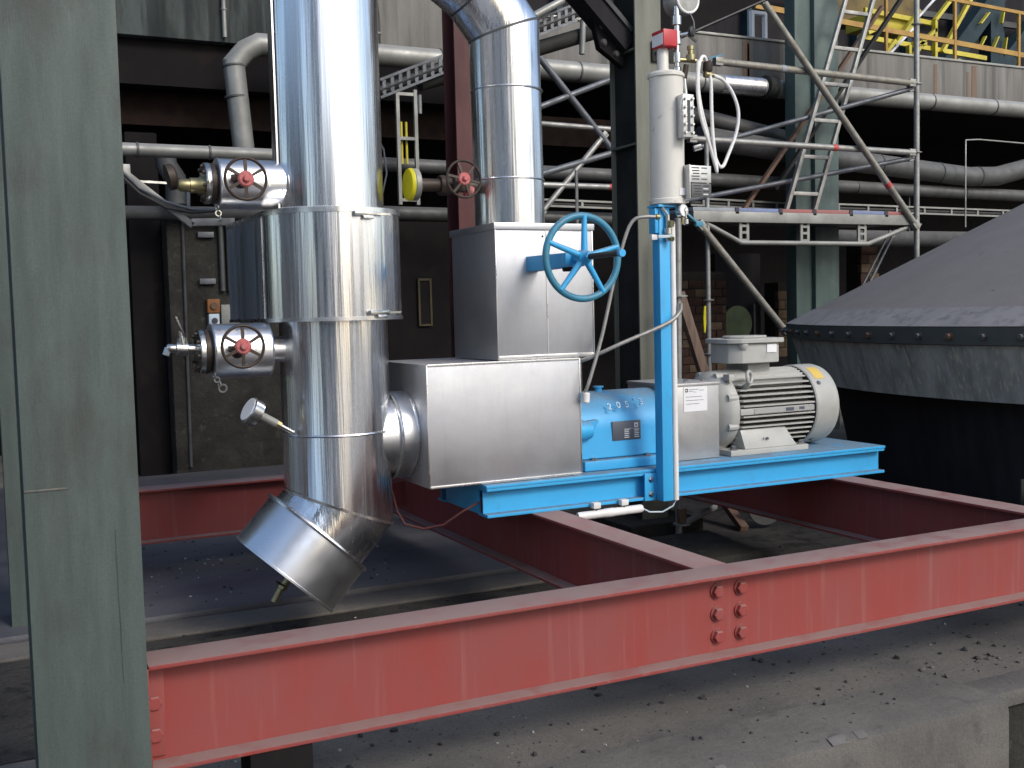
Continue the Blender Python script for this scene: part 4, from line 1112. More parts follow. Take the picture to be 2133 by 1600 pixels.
pl = mb = MB(); mb.box(3.060, 3.240, 5.0475, 5.0555, .885, .990, .001); np_ = mb.build("name_plate", M['plate'], t)
# the plate stands on the curved side: a thin seat behind it
mb = MB(); mb.box(3.066, 3.234, 5.0556, 5.075, .890, .985); mb.build("plate_seat", M['blue'], np_)
mb = MB(); mb.box(3.198, 3.222, 5.046, 5.0472, .952, .976); mb.build("plate_emblem", M['print_white'], np_)
mb = MB(); mb.box(3.205, 3.215, 5.045, 5.0458, .959, .968); mb.build("emblem_core", M['plate'], np_)
for k in range(5):
    z = .940 - .010 * k
    for (a, b) in ((3.135, 3.166), (3.198, 3.228)):
        mb = MB(); mb.box(a, b - .004 * (k % 2), 5.046, 5.0472, z - .0025, z + .0015); mb.build("print_line", M['print_white'], np_)
mb = MB(); mb.box(3.135, 3.222, 5.046, 5.0472, .9455, .947); mb.build("print_line", M['print_white'], np_)
for ch, x, dz in (("2", 3.052, -.006), ("0", 3.108, 0), ("5", 3.162, 0), ("'", 3.207, .014), ("3", 3.252, .010)):
    text(ch, .055, (x, 5.0665 - .003, 1.075 + dz), M['chalk'], t, "chalk_number", face=(0, -.86, .5), ext=.004)

# ------------------------------------------------------------------ coupling guard
t = thing("coupling_guard", "square zinc coupling guard with a white notice sheet", "guard", (3.61, 5.28, BT))
mb = MB(); mb.box(3.445, 3.778, 5.06, 5.50, .738, 1.155, .003); mb.build("guard_sheet", M['guard'], t)
mb = MB(); mb.box(3.440, 3.783, 5.055, 5.505, 1.1552, 1.172, .003); mb.build("guard_lid", M['guard'], t)
for x in (3.50, 3.62, 3.74):
    mb = MB(); mb.bolt((x, 5.16, 1.172), (0, 0, 1), .012, .016); mb.build("lid_bolt", M['chrome'], t)
mb = MB(); mb.box(3.535, 3.695, 5.0575, 5.0598, 1.012, 1.152); ns = mb.build("notice_sheet", M['label'], t)
mb = MB(); mb.box(3.545, 3.563, 5.0566, 5.0574, 1.122, 1.142); mb.build("notice_emblem", M['ink'], ns)
mb = MB(); mb.box(3.548, 3.555, 5.0558, 5.0565, 1.128, 1.137); mb.build("emblem_mark", M['label'], ns)
for (a, b, z) in ((3.57, 3.635, 1.136), (3.57, 3.60, 1.126), (3.64, 3.675, 1.130), (3.60, 3.62, 1.121), (3.55, 3.66, 1.095), (3.55, 3.67, 1.075), (3.55, 3.64, 1.055)):
    mb = MB(); mb.box(a, b, 5.0568, 5.0574, z - .0013, z + .0013); mb.build("print_line", M['plate'], ns)

# ------------------------------------------------------------------ motor
MY, MZ = 5.285, .985
t = thing("electric_motor", "light grey ribbed electric motor with terminal box and fan cowl", "motor", (4.35, MY, BT))
mb = MB(); mb.cyl((3.91, MY, MZ), (4.49, MY, MZ), .180, n=64); mb.build("stator_body", M['motor_dark'], t)
mb = MB(); mb.lathe([(.09, -.125), (.14, -.115), (.19, -.085), (.225, -.05), (.232, -.02), (.232, .012), (.205, .025)], (3.912, MY, MZ), (1, 0, 0), 64); mb.build("end_shield", M['motor'], t)
for k in range(8):
    an = 2 * math.pi * (k + .5) / 8
    mb = MB(); mb.lathe([(.022, -.05), (.024, 0), (.02, .02)], (3.905, MY + .218 * math.cos(an), MZ + .218 * math.sin(an)), (1, 0, 0), 10); mb.build("shield_lug", M['motor'], t)
FRr = .236
for s in (-1, 1):
    for k in range(-6, 7):
        dz = k * .0305
        if k == 0 and s < 0: continue
        yo = math.sqrt(FRr ** 2 - dz ** 2); yi = math.sqrt(.200 ** 2 - dz ** 2) - .012
        mb = MB()
        mb.hexa([(3.93, MY + s * yi, MZ + dz - .007), (4.478, MY + s * yi, MZ + dz - .007), (4.478, MY + s * yo, MZ + dz - .0045), (3.95, MY + s * yo, MZ + dz - .0045),
                 (3.93, MY + s * yi, MZ + dz + .007), (4.478, MY + s * yi, MZ + dz + .007), (4.478, MY + s * yo, MZ + dz + .0045), (3.95, MY + s * yo, MZ + dz + .0045)], .002)
        mb.build("cooling_fin", M['motor'], t)
for k in range(-5, 6):
    dy = k * .024
    zo = math.sqrt(FRr ** 2 - dy ** 2); zi = math.sqrt(.176 ** 2 - dy ** 2)
    mb = MB(); mb.box(3.93, 4.478, MY + dy - .004, MY + dy + .004, MZ + zi, MZ + zo, .001); mb.build("cooling_fin", M['motor'], t)
mb = MB(); mb.box(3.922, 4.466, MY - .238, MY - .19, MZ - .018, MZ + .018, .003); rp = mb.build("rating_strip", M['motor'], t)
mb = MB(); mb.box(4.02, 4.466, MY - .2405, MY - .2382, MZ - .014, MZ + .015); rpl = mb.build("rating_plate", M['guard'], rp)
mb = MB(); mb.box(4.25, 4.31, MY - .2415, MY - .2406, MZ - .010, MZ + .010); mb.build("rating_print", M['plate'], rp)
mb = MB(); mb.box(4.35, 4.39, MY - .2415, MY - .2406, MZ - .006, MZ + .010); mb.build("rating_print", M['plate'], rp)
mb = MB(); mb.lathe([(.238, 0), (.244, .008), (.244, .155), (.236, .18), (.215, .20), (.19, .206)], (4.485, MY, MZ), (1, 0, 0), 72, False); fc = mb.build("fan_cowl", M['motor'], t)
mb = MB(); mb.lathe([(.232, 0), (.232, .006), (.20, .006)], (4.4805, MY, MZ), (1, 0, 0), 64); mb.build("cowl_gap", M['black'], t)
an0 = R(50)
pts_ = []
w = MB()
for i in range(7):
    pass
va_, vb_ = [], []
for i in range(9):
    an = R(112 + 26 * i / 8)
    y = MY + .2455 * math.cos(an); z = MZ + .2455 * math.sin(an)
    va_.append(w.bm.verts.new((4.525, y, z))); vb_.append(w.bm.verts.new((4.60, y, z)))
for i in range(8):
    w.bm.faces.new((va_[i], vb_[i], vb_[i + 1], va_[i + 1]))
w.build("warning_sticker", M['sticker'], fc)
w = MB()
for an in (R(145), R(238)):
    w.bolt((4.535, MY + .244 * math.cos(an), MZ + .244 * math.sin(an)), (0, math.cos(an), math.sin(an)), .011, .008)
w.build("cowl_screw", M['plate'], fc)
# feet
for x0, x1 in ((3.945, 4.375),):
    for s in (-1, 1):
        mb = MB()
        y0 = MY + s * .245; y1 = MY + s * .10
        mb.hexa([(x0 - .10, y0, .736), (x1 + .04, y0, .736), (x1 + .04, y1, .736), (x0 - .10, y1, .736),
                 (x0 - .10, y0, .768), (x1 + .04, y0, .768), (x1 + .04, y1, .768), (x0 - .10, y1, .768)], .004)
        mb.hexa([(x0 + .01, y0 + s * -.01, .7685), (x1 - .04, y0 + s * -.01, .7685), (x1 - .04, y1, .7685), (x0 + .01, y1, .7685),
                 (x0 + .0, MY + s * .20, .88), (x1 - .10, MY + s * .20, .88), (x1 - .10, y1, .88), (x0 + .0, y1, .88)], .004)
        mb.build("foot", M['motor'], t)
for x in (3.885, 4.39):
    mb = MB(); mb.bolt((x, MY - .215, .768), (0, 0, 1), .018, .026); mb.build("foot_bolt", M['chrome'], t)
text("1  05", .022, (4.11, MY - .2285, .82), M['plate'], t, "foot_mark", face=(0, -.98, .2), ext=.003)
# terminal box, set at an angle of the photo: chamfered octagon
tx0, tx1, ty0, ty1, tz0, tz1 = 3.93, 4.275, 5.11, 5.40, 1.262, 1.378


def octo(x0, x1, y0, y1, c, z):
    return [(x0 + c, y0, z), (x1 - c * .4, y0, z), (x1, y0 + c * .4, z), (x1, y1 - c, z), (x1 - c, y1, z), (x0 + c, y1, z), (x0, y1 - c, z), (x0, y0 + c, z)]


mb = MB(); mb.prism(octo(tx0, tx1, ty0, ty1, .06, tz0), (0, 0, tz1 - tz0), .004); tb = mb.build("terminal_box", M['motor'], t)
mb = MB(); mb.prism(octo(tx0 - .022, tx1 + .022, ty0 - .022, ty1 + .022, .06, tz1 + .001), (0, 0, .028), .004); mb.build("box_cover", M['motor'], tb)
mb = MB(); mb.prism(octo(tx0 + .05, tx1 - .05, ty0 + .05, ty1 - .05, .06, tz1 + .0295), (0, 0, .014), .003); mb.build("cover_panel", M['motor'], tb)
mb = MB(); mb.lathe([(.02, 0), (.032, .02), (.032, .036)], (tx0 + .07, ty0 + .012, tz1 - .036), (0, 0, 1), 16); mb.build("cover_lug", M['motor'], tb)
mb = MB(); mb.box(4.165, 4.235, ty0 - .0045, ty0 - .0005, 1.322, 1.370); lb = mb.build("box_label", M['label'], tb)
for k in range(3):
    pass
mb = MB(); mb.box(4.09, 4.25, 5.19, 5.40, 1.18, tz0 - .001); mb.build("box_neck", M['motor'], t)
mb = MB(); mb.torus((4.0, 5.065, 1.185), (.5, -.86, .1), .034, .010, 28, 10); mb.cyl((4.0, 5.065, 1.151), (4.005, 5.12, 1.11), .018, n=12); mb.build("lifting_eye", M['motor'], t)
mb = MB(); mb.box(3.875, 3.915, 5.09, 5.15, 1.165, 1.205, .006); mb.build("shield_lug", M['motor'], t)

# ------------------------------------------------------------------ blue instrument post
t = thing("instrument_post", "tall blue square post bolted to the base carrying the seal vessel", "post", (3.28, 4.868, .565))
mb = MB(); mb.box(3.234, 3.300, 4.826, 4.896, .568, 2.125, .005); mb.build("post_tube", M['blue'], t)
mb = MB(); mb.box(3.222, 3.352, 4.81, 4.92, 2.1255, 2.138, .002); mb.build("head_plate", M['blue'], t)
mb = MB(); mb.box(3.212, 3.2325, 4.83, 4.89, 1.99, 2.12, .002); mb.build("side_bracket", M['blue'], t)
mb = MB(); mb.box(3.196, 3.233, 4.84, 4.866, 1.955, 1.985, .004); mb.build("clip", M['white'], t)
mb = MB(); mb.cyl((3.3185, 4.833, .57), (3.3195, 4.833, 2.05), .0165, n=14)
tag(mb.build("conduit", M['white'], at=(3.34, 4.838, .59)), "slim white conduit running down the right side of the blue post", "conduit")
for z in (.85, 1.32, 1.62):
    pass
mb = MB(); mb.lathe([(.014, 0), (.019, .004), (.019, .03), (.014, .034)], (3.285, 4.80, 2.02), (0, -.2, 1), 12)
tag(mb.build("pipe_union", M['brass'], at=(3.285, 4.8, 2.02)), "brass union on the front of the blue post below the vessel", "union")

mb = MB(); mb.bar((3.375, 4.77, 2.085), (3.425, 4.765, 2.045), .016, .010, bev=.002); mb.box(3.42, 3.465, 4.755, 4.775, 2.022, 2.05, .004)
tag(mb.build("valve_lever", M['blue_wheel'], at=(3.4, 4.77, 2.05)), "small blue valve lever right of the small gauge", "lever")
mb = MB(); mb.lathe([(.012, 0), (.018, .006), (.018, .03), (.012, .036), (.012, .075)], (3.372, 4.785, 2.03), (0, 0, 1), 12)
tag(mb.build("pipe_union", M['chrome'], at=(3.372, 4.785, 2.03)), "bright union beside the blue valve lever", "union")
# shut-off tap on post
c = thing("needle_valve", "small needle valve with pale lever in front of the blue post", "valve", (3.27, 4.80, 1.97))
mb = MB(); mb.lathe([(.012, 0), (.012, .035), (.02, .04), (.02, .07), (.012, .075), (.012, .14)], (3.275, 4.808, 1.945), (0, 0, 1), 12); mb.build("valve_body", M['chrome'], c)
mb = MB(); mb.bar((3.285, 4.79, 1.972), (3.20, 4.79, 1.968), .012, .016, bev=.003); mb.build("lever", M['pale_blue'], c)
mb = MB(); mb.cyl((3.278, 4.803, 1.965), (3.284, 4.775, 1.955), .013, n=10); mb.build("packing_nut", M['brass'], c)
mb = MB(); mb.tube([(3.275, 4.808, 2.08), (3.262, 4.81, 2.10), (3.245, 4.81, 2.115), (3.262, 4.82, 2.13)], .008, 8)
tag(mb.build("impulse_tube", M['chrome'], at=(3.26, 4.81, 2.08)), "short bent steel tube between needle valve and vessel foot", "tube")

# seal vessel
VX, VY = 3.318, 4.868
t = thing("seal_vessel", "cream cylindrical seal vessel with sight glass on top of the blue post", "vessel", (VX, VY, 2.139))
mb = MB(); mb.lathe([(.085, 0), (.096, .004), (.096, .028), (.091, .032), (.090, .66), (.098, .664), (.098, .678), (.086, .69), (.03, .70)], (VX, VY, 2.140), (0, 0, 1), 64); mb.build("vessel_body", M['cream'], t)
mb = MB(); mb.box(3.318, 3.385, 4.715, 4.775, 2.475, 2.695, .004); sg = mb.build("sight_glass", M['guard'], t)
mb = MB(); mb.box(3.343, 3.360, 4.7125, 4.7148, 2.505, 2.665); mb.build("glass_slot", M['glass'], sg)
for i in range(5):
    for x in (3.329, 3.374):
        mb = MB(); mb.bolt((x, 4.7148, 2.498 + .0435 * i), (0, -1, 0), .008, .012, False); mb.build("bolt", M['chrome'], sg)
mb = MB(); mb.box(3.335, 3.375, 4.775, 4.80, 2.50, 2.67); mb.build("glass_seat", M['cream'], sg)
mb = MB(); mb.box(3.33, 3.375, 4.776, 4.7775, 2.185, 2.222); mb.build("maker_label", M['label'], t)
for i, (z, hgt) in enumerate(((2.293, .088), (2.208, .072))):
    mb = MB(); mb.box(3.372 + .012 * i, 3.510, 4.745, 4.749, z - hgt / 2, z + hgt / 2, .001); pp = mb.build("data_plate", M['guard'] if i == 0 else M['pipe_grey'], t)
    for k in range(5):
        zz = z + hgt / 2 - .012 - .0145 * k
        a = 3.385 + .012 * i
        mb = MB(); mb.box(a + .004 * (k % 3), a + .05, 4.7442, 4.7449, zz - .003, zz + .003); mb.build("print_line", M['ink'], pp)
        mb = MB(); mb.box(a + .062, a + .10 - .006 * (k % 2), 4.7442, 4.7449, zz - .003, zz + .003); mb.build("print_line", M['print_white'] if k % 2 else M['ink'], pp)
mb = MB(); mb.box(3.366, 3.372, 4.735, 4.80, 2.165, 2.34, .001); mb.build("plate_bracket", M['guard'], t)
# top nozzles
mb = MB(); mb.lathe([(.030, .695), (.030, .80), (.027, .81), (.024, .815)], (VX - .018, VY, 2.14), (0, 0, 1), 20); mb.build("top_nozzle", M['cream'], t)
mb = MB(); mb.lathe([(.012, .69), (.020, .70), (.020, .715), (.014, .72), (.014, .74), (.022, .742), (.022, .79), (.014, .795), (.014, .83), (.023, .835), (.023, .90), (.015, .905), (.015, .93), (.025, .935), (.025, .98), (.017, .985), (.017, 1.03)], (VX + .052, VY - .03, 2.14), (0, 0, 1), 14); mb.build("gauge_riser", M['chrome'], t)

# red pressure switch
c = thing("pressure_switch", "small red pressure switch box with pale blue label above the vessel", "switch", (3.29, 4.86, 2.945))
mb = MB(); mb.box(3.262, 3.348, 4.80, 4.912, 2.955, 3.040, .004); mb.build("switch_body", M['red_box'], c)
mb = MB(); mb.box(3.2595, 3.2617, 4.808, 4.905, 2.962, 3.020); mb.build("switch_label", M['label'], c)
mb = MB(); mb.cyl((3.348, 4.85, 2.99), (3.372, 4.848, 2.985), .022, n=16); mb.build("switch_neck", M['black'], c)

# pressure gauge
c = thing("pressure_gauge", "round white faced pressure gauge at the top edge above the vessel", "gauge", (3.42, 4.82, 3.17))
ga = Vector((.10, -.99, 0)).normalized(); gc = Vector((3.425, 4.868, 3.212))
mb = MB(); mb.lathe([(.06, -.065), (.078, -.06), (.080, 0), (.080, .042), (.076, .05), (.068, .05)], gc, ga, 48); gg = mb.build("gauge_case", M['galv'], c)
mb = MB(); mb.torus(gc + ga * .048, ga, .072, .007, 48, 8); mb.build("bezel", M['gauge_face'], gg)
mb = MB(); mb.lathe([(.066, .046), (.066, .0475)], gc, ga, 40); mb.build("dial_face", M['gauge_face'], gg)
rgt = ga.cross(Vector((0, 0, 1))).normalized() * -1
for k in range(11):
    an = R(-45 + 27 * k)
    d = (rgt * math.cos(an) + Vector((0, 0, 1)) * math.sin(an))
    mb = MB(); mb.bar(gc + ga * .0482 + d * .046, gc + ga * .0482 + d * .060, .004, .001, ga); mb.build("dial_mark", M['ink'], gg)
mb = MB(); mb.bar(gc + ga * .049 - rgt * .012 - Vector((0, 0, .004)), gc + ga * .049 + rgt * .03 + Vector((0, 0, .014)), .004, .001, ga); mb.build("needle", M['ink'], gg)
mb = MB(); mb.lathe([(.016, 0), (.016, .06)], (3.372, 4.838, 3.165), (.45, .2, .4), 12); mb.build("gauge_stem", M['chrome'], c)
mb = MB(); mb.tube([(3.43, 4.805, 3.135), (3.432, 4.795, 3.12), (3.445, 4.79, 3.09), (3.448, 4.79, 3.05)], .003, 6)
tag(mb.build("seal_wire", M['galv'], at=(3.43, 4.8, 3.07)), "thin wire hanging from the gauge face", "wire")
c = thing("gauge_cock", "black three way gauge cock with round knob beside the gauge riser", "valve", (3.42, 4.82, 3.02))
mb = MB(); mb.cyl((3.372, 4.836, 3.02), (3.435, 4.80, 3.03), .012, n=12); mb.build("cock_body", M['chrome'], c)
mb = MB(); mb.lathe([(.012, 0), (.028, .004), (.030, .016), (.02, .024)], (3.425, 4.80, 3.035), (.5, -.8, 0), 24); mb.build("knob", M['black'], c)
mb = MB(); mb.bar((3.41, 4.79, 3.015), (3.455, 4.785, 2.985), .008, .012); mb.build("lever", M['black'], c)
c = thing("fill_valve", "brass fill valve with blue lever and hose ends right of the vessel top", "valve", (3.47, 4.81, 2.88))
mb = MB(); mb.cyl((3.375, 4.83, 2.895), (3.50, 4.80, 2.89), .012, n=12); mb.build("valve_pipe", M['brass'], c)
mb = MB(); mb.lathe([(.018, 0), (.024, .006), (.024, .035), (.014, .04), (.014, .06), (.018, .062), (.018, .08)], (3.435, 4.808, 2.885), (0, 0, 1), 14); mb.build("valve_body", M['brass'], c)
mb = MB(); mb.lathe([(.02, 0), (.026, .01), (.026, .05), (.016, .06)], (3.535, 4.80, 2.835), (.1, 0, 1), 14); mb.build("second_body", M['iron'], c)
mb = MB(); mb.bar((3.535, 4.79, 2.905), (3.62, 4.785, 2.93), .012, .006); mb.build("lever", M['blue_wheel'], c)
mb = MB(); mb.lathe([(.012, 0), (.018, .004), (.018, .03), (.012, .034), (.012, .06)], (3.515, 4.80, 2.825), (1, 0, -.04), 12); mb.build("hose_tail", M['brass'], c)
mb = MB(); mb.cyl((3.405, 4.825, 2.80), (3.415, 4.82, 2.87), .014, n=12); mb.build("drop_leg", M['iron'], c)
mb = MB(); mb.cyl((3.412, 4.82, 2.70), (3.405, 4.825, 2.80), .010, n=12); mb.build("drop_tube", M['chrome'], c)


def smooth_path(P, k=6):
    P = [Vector(p) for p in P]
    out = []
    Q = [P[0] * 2 - P[1]] + P + [P[-1] * 2 - P[-2]]
    for i in range(1, len(Q) - 2):
        a, b, c_, d = Q[i - 1], Q[i], Q[i + 1], Q[i + 2]
        for j in range(k):
            s = j / k
            out.append(0.5 * ((2 * b) + (c_ - a) * s + (2 * a - 5 * b + 4 * c_ - d) * s * s + (3 * b - a - 3 * c_ + d) * s ** 3))
    out.append(P[-1])
    return out


hp = [(3.575, 4.80, 2.822), (3.64, 4.80, 2.80), (3.70, 4.80, 2.735), (3.735, 4.80, 2.64), (3.72, 4.80, 2.53), (3.66, 4.80, 2.40), (3.625, 4.80, 2.345), (3.59, 4.80, 2.37), (3.53, 4.80, 2.52), (3.475, 4.79, 2.69), (3.462, 4.78, 2.82), (3.478, 4.78, 2.895), (3.51, 4.79, 2.912), (3.535, 4.80, 2.88)]
mb = MB(); mb.tube(smooth_path(hp), .0095, 10)
tag(mb.build("hose", M['white'], at=(3.6, 4.8, 2.35)), "white plastic hose looped wide beside the vessel", "hose")
hp = [(3.455, 4.77, 2.885), (3.445, 4.765, 2.75), (3.46, 4.76, 2.60), (3.51, 4.76, 2.46), (3.553, 4.765, 2.345), (3.565, 4.77, 2.33), (3.553, 4.78, 2.48), (3.548, 4.785, 2.64), (3.55, 4.79, 2.78), (3.54, 4.795, 2.85)]
mb = MB(); mb.tube(smooth_path(hp), .0095, 10)
tag(mb.build("hose", M['white'], at=(3.5, 4.77, 2.33)), "white plastic hose hanging in a narrow loop close to the vessel", "hose")

# small gauge under vessel
c = thing("pressure_gauge", "small white faced gauge at the foot of the seal vessel", "gauge", (3.36, 4.79, 2.07))
ga = Vector((.25, -.96, .1)).normalized(); gc = Vector((3.357, 4.79, 2.105))
mb = MB(); mb.lathe([(.028, -.03), (.036, -.02), (.037, .006), (.034, .01)], gc, ga, 32); gg = mb.build("gauge_case", M['chrome'], c)
mb = MB(); mb.lathe([(.031, .0102), (.031, .0116)], gc, ga, 32); mb.build("dial_face", M['gauge_face'], gg)
mb = MB(); mb.bar(gc + ga * .0122 + Vector((-.01, 0, -.014)), gc + ga * .0122 + Vector((.012, 0, .016)), .003, .0008, ga); mb.build("needle", M['ink'], gg)
mb = MB(); mb.cyl(gc - Vector((0, 0, .07)), gc - Vector((0, 0, .034)), .010, n=10); mb.build("gauge_stem", M['brass'], c)

# seal tubes
pa = [(3.235, 4.83, 2.075), (3.15, 4.85, 2.075), (3.10, 4.87, 2.055), (3.06, 4.885, 1.97), (3.0, 4.90, 1.76), (2.92, 4.90, 1.47), (2.84, 4.90, 1.24), (2.815, 4.91, 1.17)]
mb = MB(); mb.tube(smooth_path(pa), .0095, 12)
tag(mb.build("seal_tube", M['tube_grey'], at=(3.0, 4.9, 1.17)), "pale sealing tube curving down from the vessel foot to the pump", "tube")
mb = MB(); mb.lathe([(.016, 0), (.02, .004), (.02, .05), (.016, .055)], (2.818, 4.912, 1.115), (.1, 0, 1), 12)
tag(mb.build("tube_union", M['white'], at=(2.82, 4.91, 1.115)), "white tube union at the corner of the lower box", "union")
mb = MB(); mb.lathe([(.013, 0), (.017, .003), (.017, .022), (.013, .026)], (3.215, 4.835, 2.075), (1, 0, 0), 12)
tag(mb.build("tube_union", M['brass'], at=(3.215, 4.835, 2.075)), "small brass union where the pale tube meets the post", "union")
pb = [(3.345, 4.80, 1.62), (3.34, 4.80, 1.58), (3.30, 4.80, 1.54), (3.22, 4.81, 1.50), (3.02, 4.85, 1.425), (2.90, 4.90, 1.37), (2.82, 4.97, 1.33), (2.80, 5.1, 1.31)]
mb = MB(); mb.tube(smooth_path(pb), .0105, 12)
tag(mb.build("seal_tube", M['tube_grey'], at=(3.1, 4.85, 1.33)), "dull grey tube crossing in front of the blue post to the lower box", "tube")

# ------------------------------------------------------------------ hood (double cone) at the right
HX, HY, HRR = 9.94, 5.28, 4.18
t = thing("conical_hood", "huge dark cone topped hood with bolted rim and streaked skirt at the right", "hood", (HX, HY, 0))
mb = MB(); mb.lathe([(HRR, 1.428), (0.02, 3.50)], (HX, HY, 0), (0, 0, 1), 220, False, True); mb.build("cone_roof", M['hood'], t)
mb = MB(); mb.lathe([(HRR - .08, 1.40), (HRR + .015, 1.425), (HRR + .015, 1.310), (HRR - .02, 1.303)], (HX, HY, 0), (0, 0, 1), 220, False, False); mb.build("rim_band", M['hood_band'], t)
mb = MB(); mb.lathe([(HRR - .03, 1.31), (HRR - .15, .955), (HRR - .155, .93), (HRR - .22, .93)], (HX, HY, 0), (0, 0, 1), 220, False, False); mb.build("skirt", M['hood_skirt'], t)
mb = MB(); mb.lathe([(HRR - .40, .95), (HRR - .60, 0.0)], (HX, HY, 0), (0, 0, 1), 160, False, False); mb.build("tank_body", M['curtain'], t)
mb = MB(); mb.lathe([(HRR + .005, 1.4295), (HRR - .24, 1.4295 + .24 * .497 + .004)], (HX, HY, 0), (0, 0, 1), 220, False, False); mb.build("dusty_rim_strip", M['hood_dust'], t)
for k in range(36):
    an = R(128 + k * 3.55)
    c_ = Vector((HX + (HRR + .015) * math.cos(an), HY + (HRR + .015) * math.sin(an), 1.366))
    mb = MB(); mb.bolt(c_, (math.cos(an), math.sin(an), 0), .020, .035); mb.build("rim_bolt", M['pipe_grey'] if k % 3 else M['rust'], t)

# ------------------------------------------------------------------ scaffold
SY = 10.0
t = thing("scaffold", "tubular scaffold tower with red and blue decked platform in front of the hall", "scaffold", (9, SY + .4, 0))
zs_r = (1.672, 1.072)


def rosette(x, y, z):
    mb = MB(); mb.lathe([(.062, -.005), (.062, .005)], (x, y, z), (0, 0, 1), 16)
    mb.build("rosette", M['galv'], t)


for x, y, z1, m in ((10.50, SY, 7.0, 'galv'), (7.34, SY, 3.46, 'galv'), (7.30, SY + .8, 4.6, 'galv_blue')):
    mb = MB(); mb.cyl((x, y, 0), (x, y, z1), .034 if x > 10 else .026, n=16); mb.build("standard", M[m], t)
for z in (1.672, 1.072): rosette(7.34, SY, z)
for z in (4.98, 4.26, 3.43, 2.55): rosette(10.50, SY, z)


def ledger(p0, p1, r, m, bands=()):
    mb = MB(); mb.tube([p0, p1], r, 14); o = mb.build("ledger", M[m], t)
    p0, p1 = Vector(p0), Vector(p1)
    for s, mm in bands:
        c = p0.lerp(p1, s); d = (p1 - p0).normalized()
        w = MB(); w.cyl(c - d * .035, c + d * .035, r + .003, n=14); w.build("colour_band", M[mm], o)
    for e, s in ((p0, 1), (p1, -1)):
        d = (p1 - p0).normalized() * s
        w = MB(); w.bar(e + d * .0, e + d * .10, r * 1.7, r * 2.3, bev=.006); w.build("ledger_head", M['galv'], o)
    return o


ledger((7.46, SY, 4.302), (10.46, SY, 4.265), .040, 'galv_old', ((.32, 'board_grey'),))
ledger((7.10, SY, 3.440), (10.46, SY, 3.425), .036, 'galv', ((.62, 'tape_red'),))
ledger((10.50, SY + .02, 4.22), (7.70, SY + .75, 3.46), .030, 'galv_blue')
ledger((10.50, SY + .02, 3.37), (7.50, SY + .75, 2.84), .030, 'galv_blue')
for p0, p1, bd in (((8.03, SY - .07, 5.06), (10.44, SY - .07, 2.50), ((.80, 'tape_red'),)), ((7.16, SY - .07, 2.53), (8.39, SY - .07, 1.27), ())):
    ledger(p0, p1, .040, 'galv_old', bd)
ledger((10.50, SY + .35, 2.50), (9.95, SY + .4, 1.6), .018, 'galv_blue')
ledger((10.42, SY + .35, 2.50), (9.85, SY + .4, 1.6), .014, 'galv_blue')
# left bay behind the centre column
ledger((5.10, SY, 4.36), (6.25, SY, 3.14), .036, 'galv_blue')
ledger((4.9, SY, 3.53), (6.45, SY, 4.14), .032, 'galv_blue')
ledger((4.9, SY, 2.89), (6.45, SY, 3.34), .034, 'galv_blue')
ledger((4.8, SY, 3.515), (6.55, SY, 3.485), .028, 'galv')
ledger((4.8, SY, 2.888), (6.55, SY, 2.885), .032, 'galv', ((.745, 'tape_red'),))
ledger((5.22, SY, 2.56), (6.05, SY, 3.45), .030, 'galv')
# platform
x = 7.12
for w_, mm in ((.62, 'board_grey'), (.62, 'board_blue'), (.50, 'board_red'), (.56, 'board_red'), (.56, 'board_blue'), (.36, 'board_red')):
    mb = MB(); mb.box(x, x + w_ - .012, SY - .04, SY + .72, 2.655, 2.695, .003); mb.build("toe_board", M[mm], t)
    x += w_
for xx in (7.72, 8.34, 8.84, 9.40, 9.96):
    mb = MB(); mb.box(xx - .03, xx + .02, SY - .05, SY - .0405, 2.63, 2.70); mb.build("board_clip", M['ink'], t)
mb = MB(); mb.box(7.12, 10.36, SY - .05, SY + .02, 2.535, 2.653, .004); mb.build("platform_beam", M['pipe_pale'], t)
mb = MB(); mb.box(7.12, 10.36, SY + .05, SY + .70, 2.56, 2.653, .004); mb.build("platform_deck", M['galv_blue'], t)
mb = MB(); mb.tube([(7.30, SY, 2.53), (7.80, SY, 2.31), (9.70, SY, 2.305), (10.40, SY, 2.53)], .028, 12); mb.build("bottom_chord", M['pipe_pale'], t)
for xx in (7.84, 8.72, 9.60):
    for dx in (-.05, .05):
        mb = MB(); mb.box(xx + dx - .018, xx + dx + .018, SY - .012, SY + .012, 2.325, 2.534); mb.build("girder_post", M['pipe_pale'], t)
    for z in (2.34, 2.425, 2.50):
        mb = MB(); mb.box(xx - .032, xx + .032, SY - .012, SY + .012, z - .014, z + .014); mb.build("girder_tie", M['pipe_pale'], t)

# near standard, foot under the base
t = thing("scaffold_standard", "grey scaffold standard behind the blue post with a foot clamp under the base", "scaffold pole", (4.25, 6.14, 0))
mb = MB(); mb.cyl((4.235, 6.14, 0.0), (4.265, 6.14, 2.2), .024, n=14); mb.build("pole", M['galv'], t)
for z in (1.675, .12):
    mb = MB(); mb.lathe([(.062, -.005), (.062, .005)], (4.26, 6.14, z), (0, 0, 1), 16); mb.build("rosette", M['galv'], t)
mb = MB(); mb.box(4.215, 4.275, 6.10, 6.16, .13, .23, .006); mb.build("clamp", M['rust'], t)
mb = MB(); mb.tube([(4.28, 6.14, .12), (4.66, 6.3, .17)], .022, 12); mb.build("side_tube", M['galv'], t)
mb = MB(); mb.bar((4.375, 6.3, 1.70), (4.63, 6.3, .98), .07, .05, (0, 1, 0), bev=.004)
tag(mb.build("wood_plank", M['rust_pl'], at=(4.5, 6.3, 1.0)), "worn brown plank leaning between post and motor", "plank")
mb = MB(); mb.box(4.18, 4.42, 6.7, 6.74, 1.20, 1.24)
